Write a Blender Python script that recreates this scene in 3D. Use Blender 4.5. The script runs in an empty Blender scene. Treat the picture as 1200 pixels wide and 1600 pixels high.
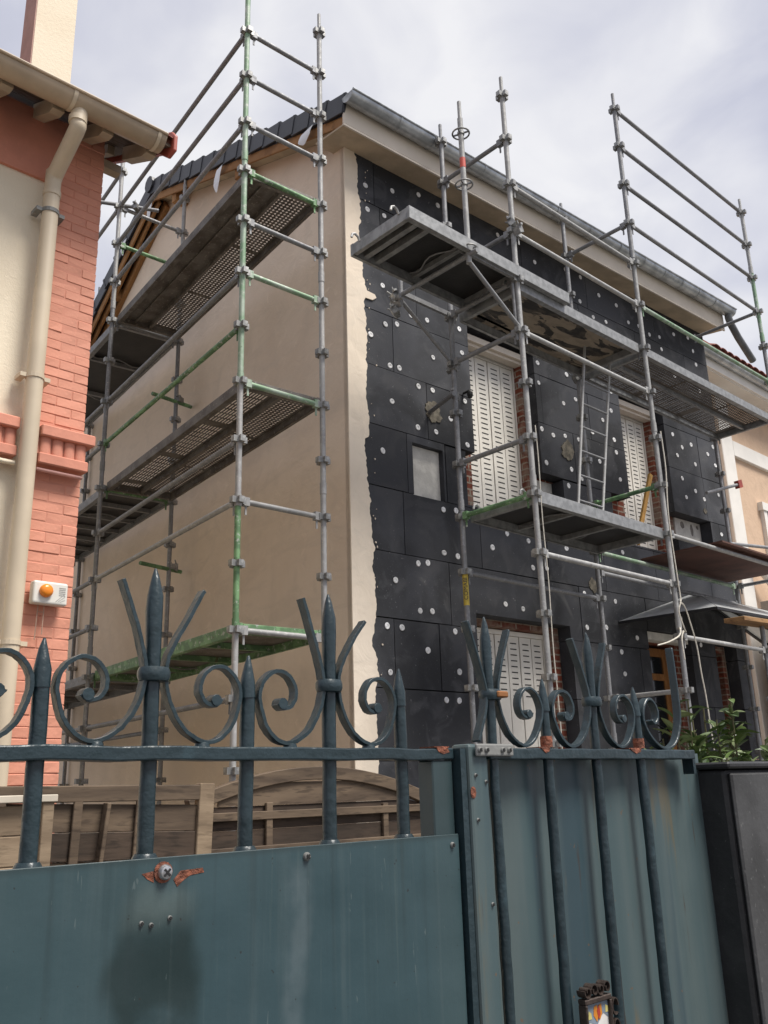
import bpy, bmesh, math, random
from mathutils import Vector, Matrix
R = math.radians
random.seed(11)
scene = bpy.context.scene
COL = scene.collection

# ------------------------------------------------------------------ camera
cam = bpy.data.cameras.new("camera")
cam.sensor_fit = 'VERTICAL'; cam.sensor_height = 32.0; cam.lens = 32.0 * 1409.5 / 1600.0
cam.clip_start = 0.05; cam.clip_end = 2000
camo = bpy.data.objects.new("camera", cam); COL.objects.link(camo)
camo.matrix_world = (Matrix.Translation((0, 0, 1.65)) @ Matrix.Rotation(R(-42.8), 4, 'Z')
                     @ Matrix.Rotation(R(90 + 17.02), 4, 'X') @ Matrix.Rotation(R(-1.70), 4, 'Z'))
scene.camera = camo
scene.render.resolution_x = 768; scene.render.resolution_y = 1024

# ------------------------------------------------------------------ world: bright broken overcast
SUN_AZ, SUN_EL = R(-68), R(60)            # direction TO the sun, azimuth measured from +X
w = bpy.data.worlds.new("World"); scene.world = w; w.use_nodes = True
nt = w.node_tree; N = nt.nodes; L = nt.links; N.clear()
def wn(t, **k):
    n = N.new(t)
    for a, b in k.items(): setattr(n, a, b)
    return n
out = wn('ShaderNodeOutputWorld'); bg = wn('ShaderNodeBackground'); L.new(bg.outputs[0], out.inputs[0])
sky = wn('ShaderNodeTexSky', sky_type='NISHITA', sun_disc=False)
sky.sun_elevation = SUN_EL; sky.sun_rotation = R(90) - SUN_AZ
tc = wn('ShaderNodeTexCoord')
mp = wn('ShaderNodeMapping'); mp.inputs['Scale'].default_value = (1.0, 1.0, 1.7); mp.inputs['Location'].default_value = (2.1, .7, .2)
L.new(tc.outputs['Generated'], mp.inputs[0])
n1 = wn('ShaderNodeTexNoise'); n1.inputs['Scale'].default_value = 2.1; n1.inputs['Detail'].default_value = 5; n1.inputs['Roughness'].default_value = .45; n1.inputs['Distortion'].default_value = .35
L.new(mp.outputs[0], n1.inputs[0])
cr = wn('ShaderNodeValToRGB'); e = cr.color_ramp.elements
e[0].position = .38; e[0].color = (.335, .34, .395, 1); e[1].position = .66; e[1].color = (.645, .64, .65, 1)
k = cr.color_ramp.elements.new(.50); k.color = (.43, .437, .505, 1)
n2 = wn('ShaderNodeTexNoise'); n2.inputs['Scale'].default_value = 6.5; n2.inputs['Detail'].default_value = 6; n2.inputs['Distortion'].default_value = .6
L.new(mp.outputs[0], n2.inputs[0])
md = wn('ShaderNodeMix', data_type='FLOAT'); md.inputs[0].default_value = .26
L.new(n1.outputs['Fac'], md.inputs[2]); L.new(n2.outputs['Fac'], md.inputs[3]); L.new(md.outputs[0], cr.inputs[0])
sc = wn('ShaderNodeMix', data_type='RGBA', blend_type='MULTIPLY'); sc.inputs[0].default_value = 1
sc.inputs[7].default_value = (.10, .10, .10, 1); L.new(sky.outputs[0], sc.inputs[6])
mx = wn('ShaderNodeMix', data_type='RGBA'); mx.inputs[0].default_value = .90
L.new(sc.outputs[2], mx.inputs[6]); L.new(cr.outputs[0], mx.inputs[7])
L.new(mx.outputs[2], bg.inputs[0]); bg.inputs[1].default_value = 0.90

sl = bpy.data.lights.new("sun", 'SUN'); sl.energy = 3.3; sl.angle = R(24); sl.color = (1, .955, .89)
so = bpy.data.objects.new("sun", sl); COL.objects.link(so); so.location = (5, -10, 20)
sd = Vector((math.cos(SUN_EL) * math.cos(SUN_AZ), math.cos(SUN_EL) * math.sin(SUN_AZ), math.sin(SUN_EL)))
so.rotation_euler = (-sd).to_track_quat('-Z', 'Y').to_euler()
vs = scene.view_settings
vs.view_transform = 'Standard'; vs.look = 'None'; vs.gamma = 1; vs.exposure = 0.72; vs.use_curve_mapping = False

# ------------------------------------------------------------------ helpers
class MB:
    def __init__(s): s.v = []; s.f = []; s.m = []; s.mi = 0
    def add(s, vs, fs):
        o = len(s.v); s.v += [tuple(p) for p in vs]
        for q in fs: s.f.append([i + o for i in q]); s.m.append(s.mi)
        return s
    def mat(s, i): s.mi = i; return s
    def box(s, x0, x1, y0, y1, z0, z1):
        return s.add([(x0,y0,z0),(x1,y0,z0),(x1,y1,z0),(x0,y1,z0),(x0,y0,z1),(x1,y0,z1),(x1,y1,z1),(x0,y1,z1)],
                     [(0,3,2,1),(4,5,6,7),(0,1,5,4),(1,2,6,5),(2,3,7,6),(3,0,4,7)])
    def obox(s, c, ax, ay, az):
        c = Vector(c); ax = Vector(ax); ay = Vector(ay); az = Vector(az)
        p = [c+sx*ax+sy*ay+sz*az for sz in (-1,1) for sx,sy in ((-1,-1),(1,-1),(1,1),(-1,1))]
        return s.add(p, [(0,3,2,1),(4,5,6,7),(0,1,5,4),(1,2,6,5),(2,3,7,6),(3,0,4,7)])
    def beam(s, p, q, w, h, up=(0,0,1)):
        p = Vector(p); q = Vector(q); d = (q-p); a = d.normalized(); up = Vector(up)
        sd = a.cross(up)
        if sd.length < 1e-4: sd = a.cross(Vector((1,0,0)))
        sd.normalize(); u = sd.cross(a)
        return s.obox((p+q)/2, d/2, sd*w/2, u*h/2)
    def tube(s, p, q, r, n=10, r2=None, cap=True):
        p = Vector(p); q = Vector(q); a = (q-p).normalized(); r2 = r if r2 is None else r2
        t = Vector((0,0,1)) if abs(a.z) < .9 else Vector((1,0,0))
        x = a.cross(t).normalized(); y = a.cross(x)
        vv = []
        for c, rr in ((p, r), (q, r2)):
            for i in range(n):
                g = 2*math.pi*i/n; vv.append(c + rr*(math.cos(g)*x + math.sin(g)*y))
        ff = [(i, (i+1) % n, n+(i+1) % n, n+i) for i in range(n)]
        if cap: ff += [tuple(range(n-1, -1, -1)), tuple(range(n, 2*n))]
        return s.add(vv, ff)
    def path(s, pts, r, n=8):
        pts = [Vector(p) for p in pts]; vv = []; ff = []
        m = len(pts); px = None
        for i, p in enumerate(pts):
            a = (pts[min(i+1, m-1)] - pts[max(i-1, 0)]).normalized()
            if px is None:
                t = Vector((0,0,1)) if abs(a.z) < .9 else Vector((1,0,0)); px = a.cross(t).normalized()
            else: px = (px - a*px.dot(a)).normalized()
            y = a.cross(px); rr = r[i] if isinstance(r, (list, tuple)) else r
            vv += [p + rr*(math.cos(2*math.pi*j/n)*px + math.sin(2*math.pi*j/n)*y) for j in range(n)]
        for i in range(m-1):
            ff += [(i*n+j, i*n+(j+1) % n, (i+1)*n+(j+1) % n, (i+1)*n+j) for j in range(n)]
        ff += [tuple(range(n-1, -1, -1)), tuple(range((m-1)*n, m*n))]
        return s.add(vv, ff)
    def ribbon(s, pts, wy, th):
        """flat bar bent in the local XZ plane: pts (x,z), width wy along Y, thickness th"""
        m = len(pts); vv = []; ff = []
        for i, (x, z) in enumerate(pts):
            a = Vector((pts[min(i+1,m-1)][0]-pts[max(i-1,0)][0], pts[min(i+1,m-1)][1]-pts[max(i-1,0)][1])).normalized()
            n = Vector((-a.y, a.x)); t = th[i] if isinstance(th, list) else th
            for so, yo in ((1,-.5),(1,.5),(-1,.5),(-1,-.5)):
                vv.append((x+n.x*t/2*so, wy*yo, z+n.y*t/2*so))
        for i in range(m-1):
            ff += [(i*4+j, i*4+(j+1) % 4, (i+1)*4+(j+1) % 4, (i+1)*4+j) for j in range(4)]
        ff += [(3,2,1,0), tuple((m-1)*4+j for j in range(4))]
        return s.add(vv, ff)
    def lathe(s, prof, n=12, c=(0,0,0)):
        vv = []; ff = []; m = len(prof)
        for r, z in prof:
            vv += [(c[0]+r*math.cos(2*math.pi*j/n), c[1]+r*math.sin(2*math.pi*j/n), c[2]+z) for j in range(n)]
        for i in range(m-1):
            ff += [(i*n+j, i*n+(j+1) % n, (i+1)*n+(j+1) % n, (i+1)*n+j) for j in range(n)]
        ff += [tuple(range(n-1,-1,-1)), tuple(range((m-1)*n, m*n))]
        return s.add(vv, ff)
    def prism(s, poly, fn0, fn1):
        n = len(poly); vv = [fn0(*p) for p in poly] + [fn1(*p) for p in poly]
        ff = [tuple(range(n)), tuple(range(2*n-1, n-1, -1))] + [(i, n+i, n+(i+1) % n, (i+1) % n) for i in range(n)]
        return s.add(vv, ff)
    def mesh(s, name, mats):
        me = bpy.data.meshes.new(name); me.from_pydata(s.v, [], s.f); me.validate()
        mats = mats if isinstance(mats, (list, tuple)) else [mats]
        for m in mats: me.materials.append(m)
        if len(mats) > 1 and len(s.m) == len(me.polygons):
            me.polygons.foreach_set('material_index', s.m)
        bm = bmesh.new(); bm.from_mesh(me); bmesh.ops.recalc_face_normals(bm, faces=bm.faces); bm.to_mesh(me); bm.free()
        return me
    def build(s, name, mats, parent=None, world=False, smooth=False, bevel=0, seg=1):
        me = s.mesh(name, mats)
        return link(name, me, parent, world, smooth, bevel, seg)
def link(name, me, parent=None, world=False, smooth=False, bevel=0, seg=1):
    o = bpy.data.objects.new(name, me); COL.objects.link(o)
    if parent is not None:
        o.parent = parent
        if world:
            p = parent; off = Vector((0,0,0))
            while p is not None: off += p.location; p = p.parent
            o.location = -off
    if smooth: shade(me)
    if bevel:
        b = o.modifiers.new('bevel', 'BEVEL'); b.width = bevel; b.segments = seg; b.limit_method = 'ANGLE'; b.angle_limit = R(40)
    return o
def shade(me, ang=40):
    bm = bmesh.new(); bm.from_mesh(me)
    for f in bm.faces: f.smooth = True
    for ed in bm.edges:
        ed.smooth = len(ed.link_faces) == 2 and ed.calc_face_angle(0) < R(ang)
    bm.to_mesh(me); bm.free()
def empty(name, loc=(0,0,0), rz=0, parent=None):
    o = bpy.data.objects.new(name, None); COL.objects.link(o); o.location = loc; o.rotation_euler = (0,0,rz); o.empty_display_size = .2
    if parent: o.parent = parent
    return o
def tag(o, label=None, cat=None, group=None, kind=None):
    if label: o['label'] = label
    if cat: o['category'] = cat
    if group: o['group'] = group
    if kind: o['kind'] = kind
    return o

# ------------------------------------------------------------------ materials
def srgb(r, g, b):
    return tuple(((c/255)/12.92 if c/255 <= .04045 else ((c/255+.055)/1.055)**2.4) for c in (r, g, b))
class Mt:
    """small node-material builder in object coordinates"""
    def __init__(s, name, col, rough=.6, metal=0, spec=.5):
        s.m = bpy.data.materials.new(name); s.m.use_nodes = True; s.t = s.m.node_tree; s.b = s.t.nodes['Principled BSDF']
        s.b.inputs['Roughness'].default_value = rough; s.b.inputs['Metallic'].default_value = metal
        s.b.inputs['Specular IOR Level'].default_value = spec
        s.tc = s.t.nodes.new('ShaderNodeTexCoord'); s.co = s.tc.outputs['Object']
        rgb = s.t.nodes.new('ShaderNodeRGB'); rgb.outputs[0].default_value = (*col, 1); s.c = rgb.outputs[0]
        s.h = None
    def n(s, t, **k):
        x = s.t.nodes.new(t)
        for a, b in k.items(): setattr(x, a, b)
        return x
    def l(s, a, b): s.t.links.new(a, b)
    def mapping(s, scale=(1,1,1), loc=(0,0,0), rot=(0,0,0)):
        m = s.n('ShaderNodeMapping'); m.inputs['Scale'].default_value = scale; m.inputs['Location'].default_value = loc; m.inputs['Rotation'].default_value = rot
        s.l(s.co, m.inputs[0]); return m.outputs[0]
    def noise(s, scale, detail=4, rough=.55, vec=None, dist=0):
        x = s.n('ShaderNodeTexNoise'); x.inputs['Scale'].default_value = scale; x.inputs['Detail'].default_value = detail
        x.inputs['Roughness'].default_value = rough; x.inputs['Distortion'].default_value = dist
        s.l(vec or s.co, x.inputs['Vector']); return x.outputs['Fac']
    def ramp(s, fac, a, b):
        x = s.n('ShaderNodeMapRange'); x.inputs[1].default_value = a; x.inputs[2].default_value = b; x.interpolation_type = 'SMOOTHSTEP'
        s.l(fac, x.inputs[0]); return x.outputs[0]
    def math(s, op, a, b=None):
        x = s.n('ShaderNodeMath', operation=op)
        for i, q in enumerate((a, b)):
            if q is None: continue
            if isinstance(q, (int, float)): x.inputs[i].default_value = q
            else: s.l(q, x.inputs[i])
        return x.outputs[0]
    def mixc(s, fac, col, blend='MIX'):
        x = s.n('ShaderNodeMix', data_type='RGBA', blend_type=blend)
        if isinstance(fac, (int, float)): x.inputs[0].default_value = fac
        else: s.l(fac, x.inputs[0])
        s.l(s.c, x.inputs[6])
        if isinstance(col, tuple): x.inputs[7].default_value = (*col[:3], 1)
        else: s.l(col, x.inputs[7])
        s.c = x.outputs[2]; return s
    def patch(s, scale, a, b, col, amt=1.0, detail=4, vec=None, dist=0):
        f = s.ramp(s.noise(scale, detail, vec=vec, dist=dist), a, b)
        if amt != 1: f = s.math('MULTIPLY', f, amt)
        return s.mixc(f, col)
    def objvar(s, amt):
        oi = s.n('ShaderNodeObjectInfo'); x = s.n('ShaderNodeHueSaturation'); s.l(s.c, x.inputs['Color'])
        x.inputs['Value'].default_value = 1
        v = s.math('ADD', s.math('MULTIPLY', s.math('SUBTRACT', oi.outputs['Random'], .5), amt), 1.0); s.l(v, x.inputs['Value']); s.c = x.outputs[0]; return s
    def bump(s, fac, strength=.3, dist=.01):
        x = s.n('ShaderNodeBump'); x.inputs['Strength'].default_value = strength; x.inputs['Distance'].default_value = dist
        s.l(fac, x.inputs['Height'])
        if s.h is not None: s.l(s.h, x.inputs['Normal'])
        s.h = x.outputs[0]; return s
    def rough(s, scale, lo, hi):
        f = s.noise(scale, 3); x = s.n('ShaderNodeMapRange'); x.inputs[1].default_value = .3; x.inputs[2].default_value = .7
        x.inputs[3].default_value = lo; x.inputs[4].default_value = hi; s.l(f, x.inputs[0]); s.l(x.outputs[0], s.b.inputs['Roughness']); return s
    def done(s):
        s.l(s.c, s.b.inputs['Base Color'])
        if s.h is not None: s.l(s.h, s.b.inputs['Normal'])
        return s.m

def zmask(m, axis, lo, hi, soft):
    sp = m.n('ShaderNodeSeparateXYZ'); m.l(m.co, sp.inputs[0]); v = sp.outputs['XYZ'.index(axis)]
    return m.math('MULTIPLY', m.ramp(v, lo-soft, lo+soft), m.ramp(v, hi+soft, hi-soft))

def steel(name, col, spots=True, metal=.55):
    m = Mt(name, col, .48, metal)
    m.patch(9, .42, .62, tuple(c*.75 for c in col), .6)
    m.patch(26, .56, .66, tuple(min(1, c*1.35) for c in col), .6)
    if spots: m.patch(60, .66, .72, (.55, .50, .43), .8, 2)
    m.patch(14, .66, .74, (.14, .10, .075), .4)
    m.objvar(.22); m.bump(m.noise(70, 3), .25, .003); m.rough(20, .48, .75)
    return m.done()
GALV = steel('galvanised_tube', (.25, .252, .258), metal=.4)
GALVL = steel('pale_galvanised_tube', (.36, .358, .35), metal=.3)
def green_mat():
    m = Mt('green_painted_tube', (.105, .20, .095), .55, .1)
    m.patch(10, .48, .60, (.20, .36, .17), .8); m.patch(22, .58, .66, (.42, .44, .40), .85); m.patch(50, .66, .71, (.6, .57, .5), .7)
    m.patch(13, .66, .74, (.13, .07, .04), .6)
    m.bump(m.noise(60, 3), .25, .003); return m.done()
GREEN = green_mat()
def green2():
    m = Mt('faded_green_tube', (.205, .315, .20), .55, .15)
    m.patch(6, .40, .60, (.38, .44, .37), .8); m.patch(24, .58, .66, (.50, .50, .46), .7); m.patch(30, .66, .72, (.1, .16, .08), .7)
    m.bump(m.noise(60, 3), .25, .003); return m.done()
GREENF = green2()
def collar_mat():
    m = Mt('scaffold_collar_metal', (.25, .25, .245), .5, .6); m.patch(30, .45, .6, (.42, .42, .40), .7); m.patch(20, .6, .7, (.13, .09, .06), .6); m.objvar(.3); return m.done()
COLLAR = collar_mat()
def simple(name, col, rough=.6, metal=0, var=.25, sc=8, bump=0, bs=40, ov=0):
    m = Mt(name, col, rough, metal); m.patch(sc, .35, .65, tuple(c*(1-var) for c in col))
    if bump: m.bump(m.noise(bs, 5), bump, .01)
    if ov: m.objvar(ov)
    return m.done()
ALU = simple('deck_aluminium', (.33, .335, .335), .5, .45, .3, 14, .15, 60)
DARKPLY = simple('black_film_plywood', (.022, .021, .02), .5, 0, .4, 6, .2, 50)
def peel():
    m = Mt('peeling_plywood', (.024, .023, .022), .6)
    v = m.mapping((2.2, 5.5, 2))
    m.patch(1.15, .47, .50, (.30, .25, .19), 1, 6, vec=v, dist=.6)
    m.patch(3, .45, .6, (.16, .13, .10), .35, 5, vec=v)
    m.bump(m.noise(2.6, 5, vec=v), .4, .01); return m.done()
PEEL = peel()
def deckmetal():
    m = Mt('weathered_deck_steel', (.165, .15, .135), .6, .25); m.patch(5, .4, .62, (.09, .075, .062), .9); m.patch(30, .58, .68, (.33, .30, .27), .6); m.bump(m.noise(50, 3), .2, .004); return m.done()
DECKS = deckmetal()
BROWNPLY = simple('brown_film_plywood', (.105, .044, .030), .8, 0, .35, 3, .1, 60)

def facade_board():
    m = Mt('graphite_insulation', (.058, .060, .067), .85, 0, .2)
    m.patch(1.1, .40, .60, (.034, .035, .038), .9, 4, dist=.6); m.patch(3.0, .5, .66, (.072, .073, .078), .8, 6, dist=.8); m.patch(1.6, .62, .72, (.10,.10,.10), .6, 6, dist=1.6)
    m.patch(70, .69, .73, (.16, .16, .165), .7, 2); m.patch(23, .72, .74, (.20,.20,.20), .6, 2)                       # loose beads and crumbs
    v = m.mapping((1, 1, .25)); m.patch(7, .62, .74, (.085, .085, .09), .5, 4, vec=v)
    m.objvar(.35); m.bump(m.noise(120, 2), .25, .004); m.bump(m.noise(5, 4), .12, .02); return m.done()
EPS = facade_board()
def cream_render(name, col, dk):
    m = Mt(name, col, .9, 0, .2)
    m.patch(.55, .38, .66, dk, .8, 5, dist=.7); m.patch(2.2, .5, .72, tuple(c*.84 for c in col), .55, 6, dist=1.2); m.patch(5, .58, .72, tuple(min(1,c*1.08) for c in col), .5, 6, dist=1.5)
    v = m.mapping((1.2, 1.2, .22)); m.patch(2.2, .56, .76, tuple(c*.80 for c in col), .5, 5, vec=v)
    v4 = m.mapping((1,.35,1.4),rot=(.5,0,0)); m.patch(4, .52, .68, tuple(c*.87 for c in col), .5, 6, vec=v4, dist=1.0); m.bump(m.noise(5, 6, dist=1.0), .26, .035); m.bump(m.noise(140, 2), .18, .003); return m.done()
GABLE = cream_render('beige_base_coat', (.80, .67, .54), (.69, .56, .435))
STRIP = cream_render('fresh_cream_render', (.80, .70, .575), (.72, .615, .49))
PATCH = simple('pale_old_render', (.62, .60, .55), .9, 0, .2, 9, .4, 30)
MORTAR = simple('old_mortar_wall', (.23, .21, .19), .95, 0, .35, 7, .5, 25)
def brickm(name, c1, c2, mo, scale, axis='X'):
    m = Mt(name, c1, .9, 0, .2)
    sp = m.n('ShaderNodeSeparateXYZ'); m.l(m.co, sp.inputs[0]); cb = m.n('ShaderNodeCombineXYZ')
    m.l(m.math('ADD', sp.outputs[0], sp.outputs[1]), cb.inputs[0]); m.l(sp.outputs[2], cb.inputs[1])
    b = m.n('ShaderNodeTexBrick'); m.l(cb.outputs[0], b.inputs['Vector']); b.inputs['Scale'].default_value = scale
    b.inputs['Color1'].default_value = (*c1, 1); b.inputs['Color2'].default_value = (*c2, 1); b.inputs['Mortar'].default_value = (*mo, 1)
    b.inputs['Brick Width'].default_value = .22; b.inputs['Row Height'].default_value = .07; b.inputs['Mortar Size'].default_value = .009
    m.c = b.outputs['Color']; m.patch(4, .45, .62, mo, .55, 5); m.patch(11, .5, .66, tuple(c*.4 for c in c1), .6)
    m.bump(b.outputs['Fac'], -.7, .01); m.bump(m.noise(30, 4), .4, .01); return m.done()
BRICKW = brickm('old_red_brickwork', (.23, .062, .035), (.15, .05, .035), (.30, .255, .20), 1)
WHITEM = simple('white_shutter_metal', (.78, .745, .67), .5, 0, .07, 5)
SLOT = simple('slot_shadow_gap', (.02, .02, .02), .9)
CAPM = simple('white_anchor_cap', (.78, .78, .78), .7, 0, .3, 45, .3, 120, .4)
ZINC = simple('zinc_gutter', (.52, .545, .56), .34, .7, .35, 6, .1, 30)
ZINCS = simple('zinc_seam', (.45, .47, .48), .4, .7, .2, 10)
FASC = simple('cream_fascia', (.74, .66, .56), .6, 0, .1, 2)
SOFF = simple('bare_soffit_timber', (.60, .48, .34), .7, 0, .25, 3, .15, 40)
def wood(name, col, dk, sx=(1,1,1), rough=.75, ov=.25):
    m = Mt(name, col, rough, 0, .3); v = m.mapping(sx)
    m.patch(3, .38, .64, dk, .9, 6, vec=v, dist=.3); m.patch(14, .52, .66, tuple(c*.7 for c in dk), .7, 4, vec=v)
    m.objvar(ov); m.bump(m.noise(16, 5, vec=v), .3, .006); return m.done()
RAKE = wood('orange_rake_board', (.37, .195, .08), (.26, .13, .05), (1, .4, .4))
TILE = simple('anthracite_roof_tile', (.030, .033, .042), .45, 0, .3, 6, .1, 40, .35)
WHITEPL = simple('white_membrane', (.75, .77, .80), .5, 0, .05, 5)
def rustyb(name, col, rough, bscale=40, st=.3):
    m = Mt(name, col, rough, 0, .5); m.patch(3, .4, .65, tuple(c*.72 for c in col), .8); m.patch(18, .60, .70, tuple(min(1, c*1.6) for c in col), .55)
    m.patch(9, .745, .78, (.16, .065, .035), .8, 3)
    m.bump(m.noise(bscale, 4), st, .006); m.bump(m.noise(bscale*3.2, 2), st*.6, .002); return m.done()
IRON = rustyb('dark_teal_wrought_iron', (.018, .034, .041), .36, 30, .55)
STEELG = rustyb('grey_bolt_steel', (.20, .20, .19), .45)

# ------------------------------------------------------------------ ground
def ground_mat(name, col, sc, var):
    m = Mt(name, col, .9); m.patch(sc, .35, .65, tuple(c*var for c in col), 1, 6); m.patch(sc*14, .55, .68, tuple(c*1.35 for c in col), .6, 3); m.bump(m.noise(90, 4), .4, .01); return m.done()
tag(MB().add([(-400,-400,0),(400,-400,0),(400,400,0),(-400,400,0)], [(0,1,2,3)]).build('ground', ground_mat('courtyard_gravel', (.22,.205,.18), 1.5, .7)), kind='structure')
tag(MB().box(-60, 60, -2.2, .80, .0, .12).build('pavement', ground_mat('asphalt_pavement', (.11,.11,.108), 2, .75)), kind='structure')
tag(MB().add([(-60,-9,.004),(60,-9,.004),(60,-2.2,.004),(-60,-2.2,.004)], [(0,1,2,3)]).build('road', ground_mat('street_asphalt', (.055,.055,.056), 2, .75)), kind='structure')

# ------------------------------------------------------------------ main house (local frame: u along facade, v inwards, z up)
house = tag(empty('house', (4.905, 5.74, 0), R(-2.6)), 'tall house being insulated with dark grey boards, beige gable and black tiled roof', 'house')
HW, HD, RV, RZ, EZ = 6.50, 7.6, 3.95, 9.42, 7.93            # width, depth, ridge v, ridge z (wall), eave z
BZ = RZ - (HD-RV)*.62
# gable walls + masonry
MB().prism([(.168,0),(HD,0),(HD,BZ),(RV,RZ),(.168,EZ+.168*(RZ-EZ)/RV)], lambda v,z: (0,v,z), lambda v,z: (.30,v,z)).box(0,.036,0,.1678,0,7.80).build('gable_wall', GABLE, house)
MB().prism([(.168,0),(HD,0),(HD,BZ),(RV,RZ),(.168,EZ)], lambda v,z: (HW-.02,v,z), lambda v,z: (HW-.30,v,z)).build('gable_wall', GABLE, house)
MB().box(.3, HW-.3, HD-.3, HD, 0, BZ).build('rear_wall', GABLE, house)
OPEN = [(1.62,2.66,4.30,6.36),(1.48,3.00,4.30,4.86),(4.24,5.18,4.30,6.30),(3.87,6.00,4.56,4.88),
        (1.50,2.90,1.20,3.22),(4.28,5.16,0.0,3.30),(5.70,6.20,0.0,3.26),(.77,1.17,4.275,4.80)]
def subtract(rect, holes):
    out = [rect]
    for (a,b,c,d) in holes:
        nx = []
        for (x0,x1,z0,z1) in out:
            if a >= x1 or b <= x0 or c >= z1 or d <= z0: nx.append((x0,x1,z0,z1)); continue
            if z0 < c: nx.append((x0,x1,z0,c))
            if d < z1: nx.append((x0,x1,d,z1))
            lo, hi = max(z0,c), min(z1,d)
            if x0 < a: nx.append((x0,a,lo,hi))
            if b < x1: nx.append((b,x1,lo,hi))
        out = nx
    return out
mw = MB()
WO = [(1.74,2.62,4.36,6.28),(4.36,5.12,4.36,6.22),(1.60,2.80,1.25,3.16),(4.36,5.06,0,3.2),(5.78,6.12,0,3.18)]
for (x0,x1,z0,z1) in subtract((.302,HW-.302,0,7.80), WO): mw.box(x0,x1,.17,.45,z0,z1)
mw.build('facade_wall', BRICKW, house)
# insulation boards
rows = [0.0,.665,1.265,1.865,2.465,3.072,3.672,4.275,4.875,5.477,6.067,6.665,7.265,7.80]
vj = {0:[1.0,2.2,3.4,4.6,5.7],1:[.5,1.7,2.9,4.1,5.3],2:[1.0,2.2,3.4,4.6,5.8],3:[.5,1.5,2.9,4.1,5.5],4:[.47,1.01,1.7,2.9,4.1,5.4],5:[1.17,2.08,3.1,4.3,5.3],
      6:[.63,1.63,2.63,3.6,4.6,5.8],7:[.70,1.20,2.0,3.45,4.5,6.2],8:[.985,2.0,3.255,4.4,5.95],9:[.57,1.75,2.75,3.6,4.7,5.94],10:[.90,1.75,2.55,3.9,5.1,6.3],
      11:[.45,1.55,2.6,3.6,4.75,5.9],12:[.38,1.45,2.6,3.8,5.25]}
ANCH = [(0.27,7.45),(0.63,7.55),(1.00,7.67),(1.28,7.66),(0.29,7.18),(0.51,7.20),(2.22,7.68),(2.84,7.56),(3.42,7.68),(0.46,6.38),(3.71,7.68),(4.06,7.55),(4.42,7.53),(3.65,7.32),(3.89,7.18),(4.15,7.20),(4.65,7.36),(4.88,7.38),(5.11,7.33),(5.35,7.37),(5.72,7.53),(6.08,7.59),(6.17,7.41),(6.20,7.21),(5.36,7.19),(5.38,7.70),(2.73,6.21),(3.24,6.21),(2.72,5.96),(3.14,5.82),(3.37,5.93),(2.77,5.59),(4.09,6.22),(4.05,5.96),(3.86,5.79),(3.43,5.60),(3.63,5.58),(2.71,5.40),(2.90,5.37),(3.11,5.41),(3.35,5.42),(4.05,5.58),(4.06,5.42),(3.71,5.23),(2.74,5.01),(3.17,5.02),(3.34,4.94),(4.08,5.08),(3.09,4.81),(5.57,6.21),(5.36,5.96),(5.78,5.91),(5.55,5.82),(5.41,5.68),(5.82,5.64),(6.33,6.00),(6.17,5.86),(6.33,5.73),(5.45,5.37),(5.73,5.25),(5.49,5.12),(5.92,5.17),(6.30,5.30),(0.48,5.96),(0.63,6.01),(0.29,5.79),(0.82,6.17),(1.04,6.19),(1.50,6.24),(1.10,5.79),(1.52,5.97),(0.52,5.53),(0.64,5.54),(0.88,5.41),(1.07,5.42),(0.53,5.16),(1.52,5.42),(1.30,5.17),(0.85,4.97),(1.09,4.98),(0.68,4.80),(0.40,4.63),(1.52,4.94),(0.69,4.39),(1.14,4.19),(1.31,4.21),(0.61,3.98),(1.12,3.76),(1.30,3.75),(1.79,3.91),(2.02,4.09),(2.34,4.06),(0.78,3.61),(0.90,3.63),(0.50,3.42),(0.78,3.17),(0.93,3.18),(1.20,3.20),(1.92,3.35),(2.18,3.33),(0.39,3.00),(0.56,3.00),(1.21,3.02),(0.86,2.82),(0.41,2.60),(1.24,2.65),(1.06,2.39),(1.22,2.39),(2.60,3.80),(2.38,3.78),(2.95,4.07),(3.51,3.84),(3.19,3.60),(3.73,3.57),(3.18,3.23),(3.52,3.26),(4.07,3.19),(3.75,3.01),(3.29,2.83),(3.77,2.77),(4.11,2.79),(5.01,3.50),(5.41,3.01),(5.42,2.72),(3.97,4.17),(5.38,3.21),(6.24,4.74),
        (1.9,7.35),(1.7,6.9),(2.5,6.85),(3.3,6.9),(.95,6.8),(.55,6.75),(4.5,6.85),(5.6,6.85),(6.2,6.8)]
cap = MB().lathe([(.012,-.004),(.029,-.004),(.029,.002),(.026,.005),(.012,.005),(.010,.002),(.0,.002)], 14)
cap.mat(1).lathe([(.0,-.004),(.0345,-.004),(.0345,-.0015),(.0,-.0015)], 14, (.004,-.003,0))  # dark off-centre disc paints the shadow in the hole rim around each cap
cap.v = [(x, -z, y) for x, y, z in cap.v]; CAPME = cap.mesh('anchor_cap', [CAPM, SLOT]); shade(CAPME)
G = .0035
EDG = lambda: random.uniform(.002,.006)
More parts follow.
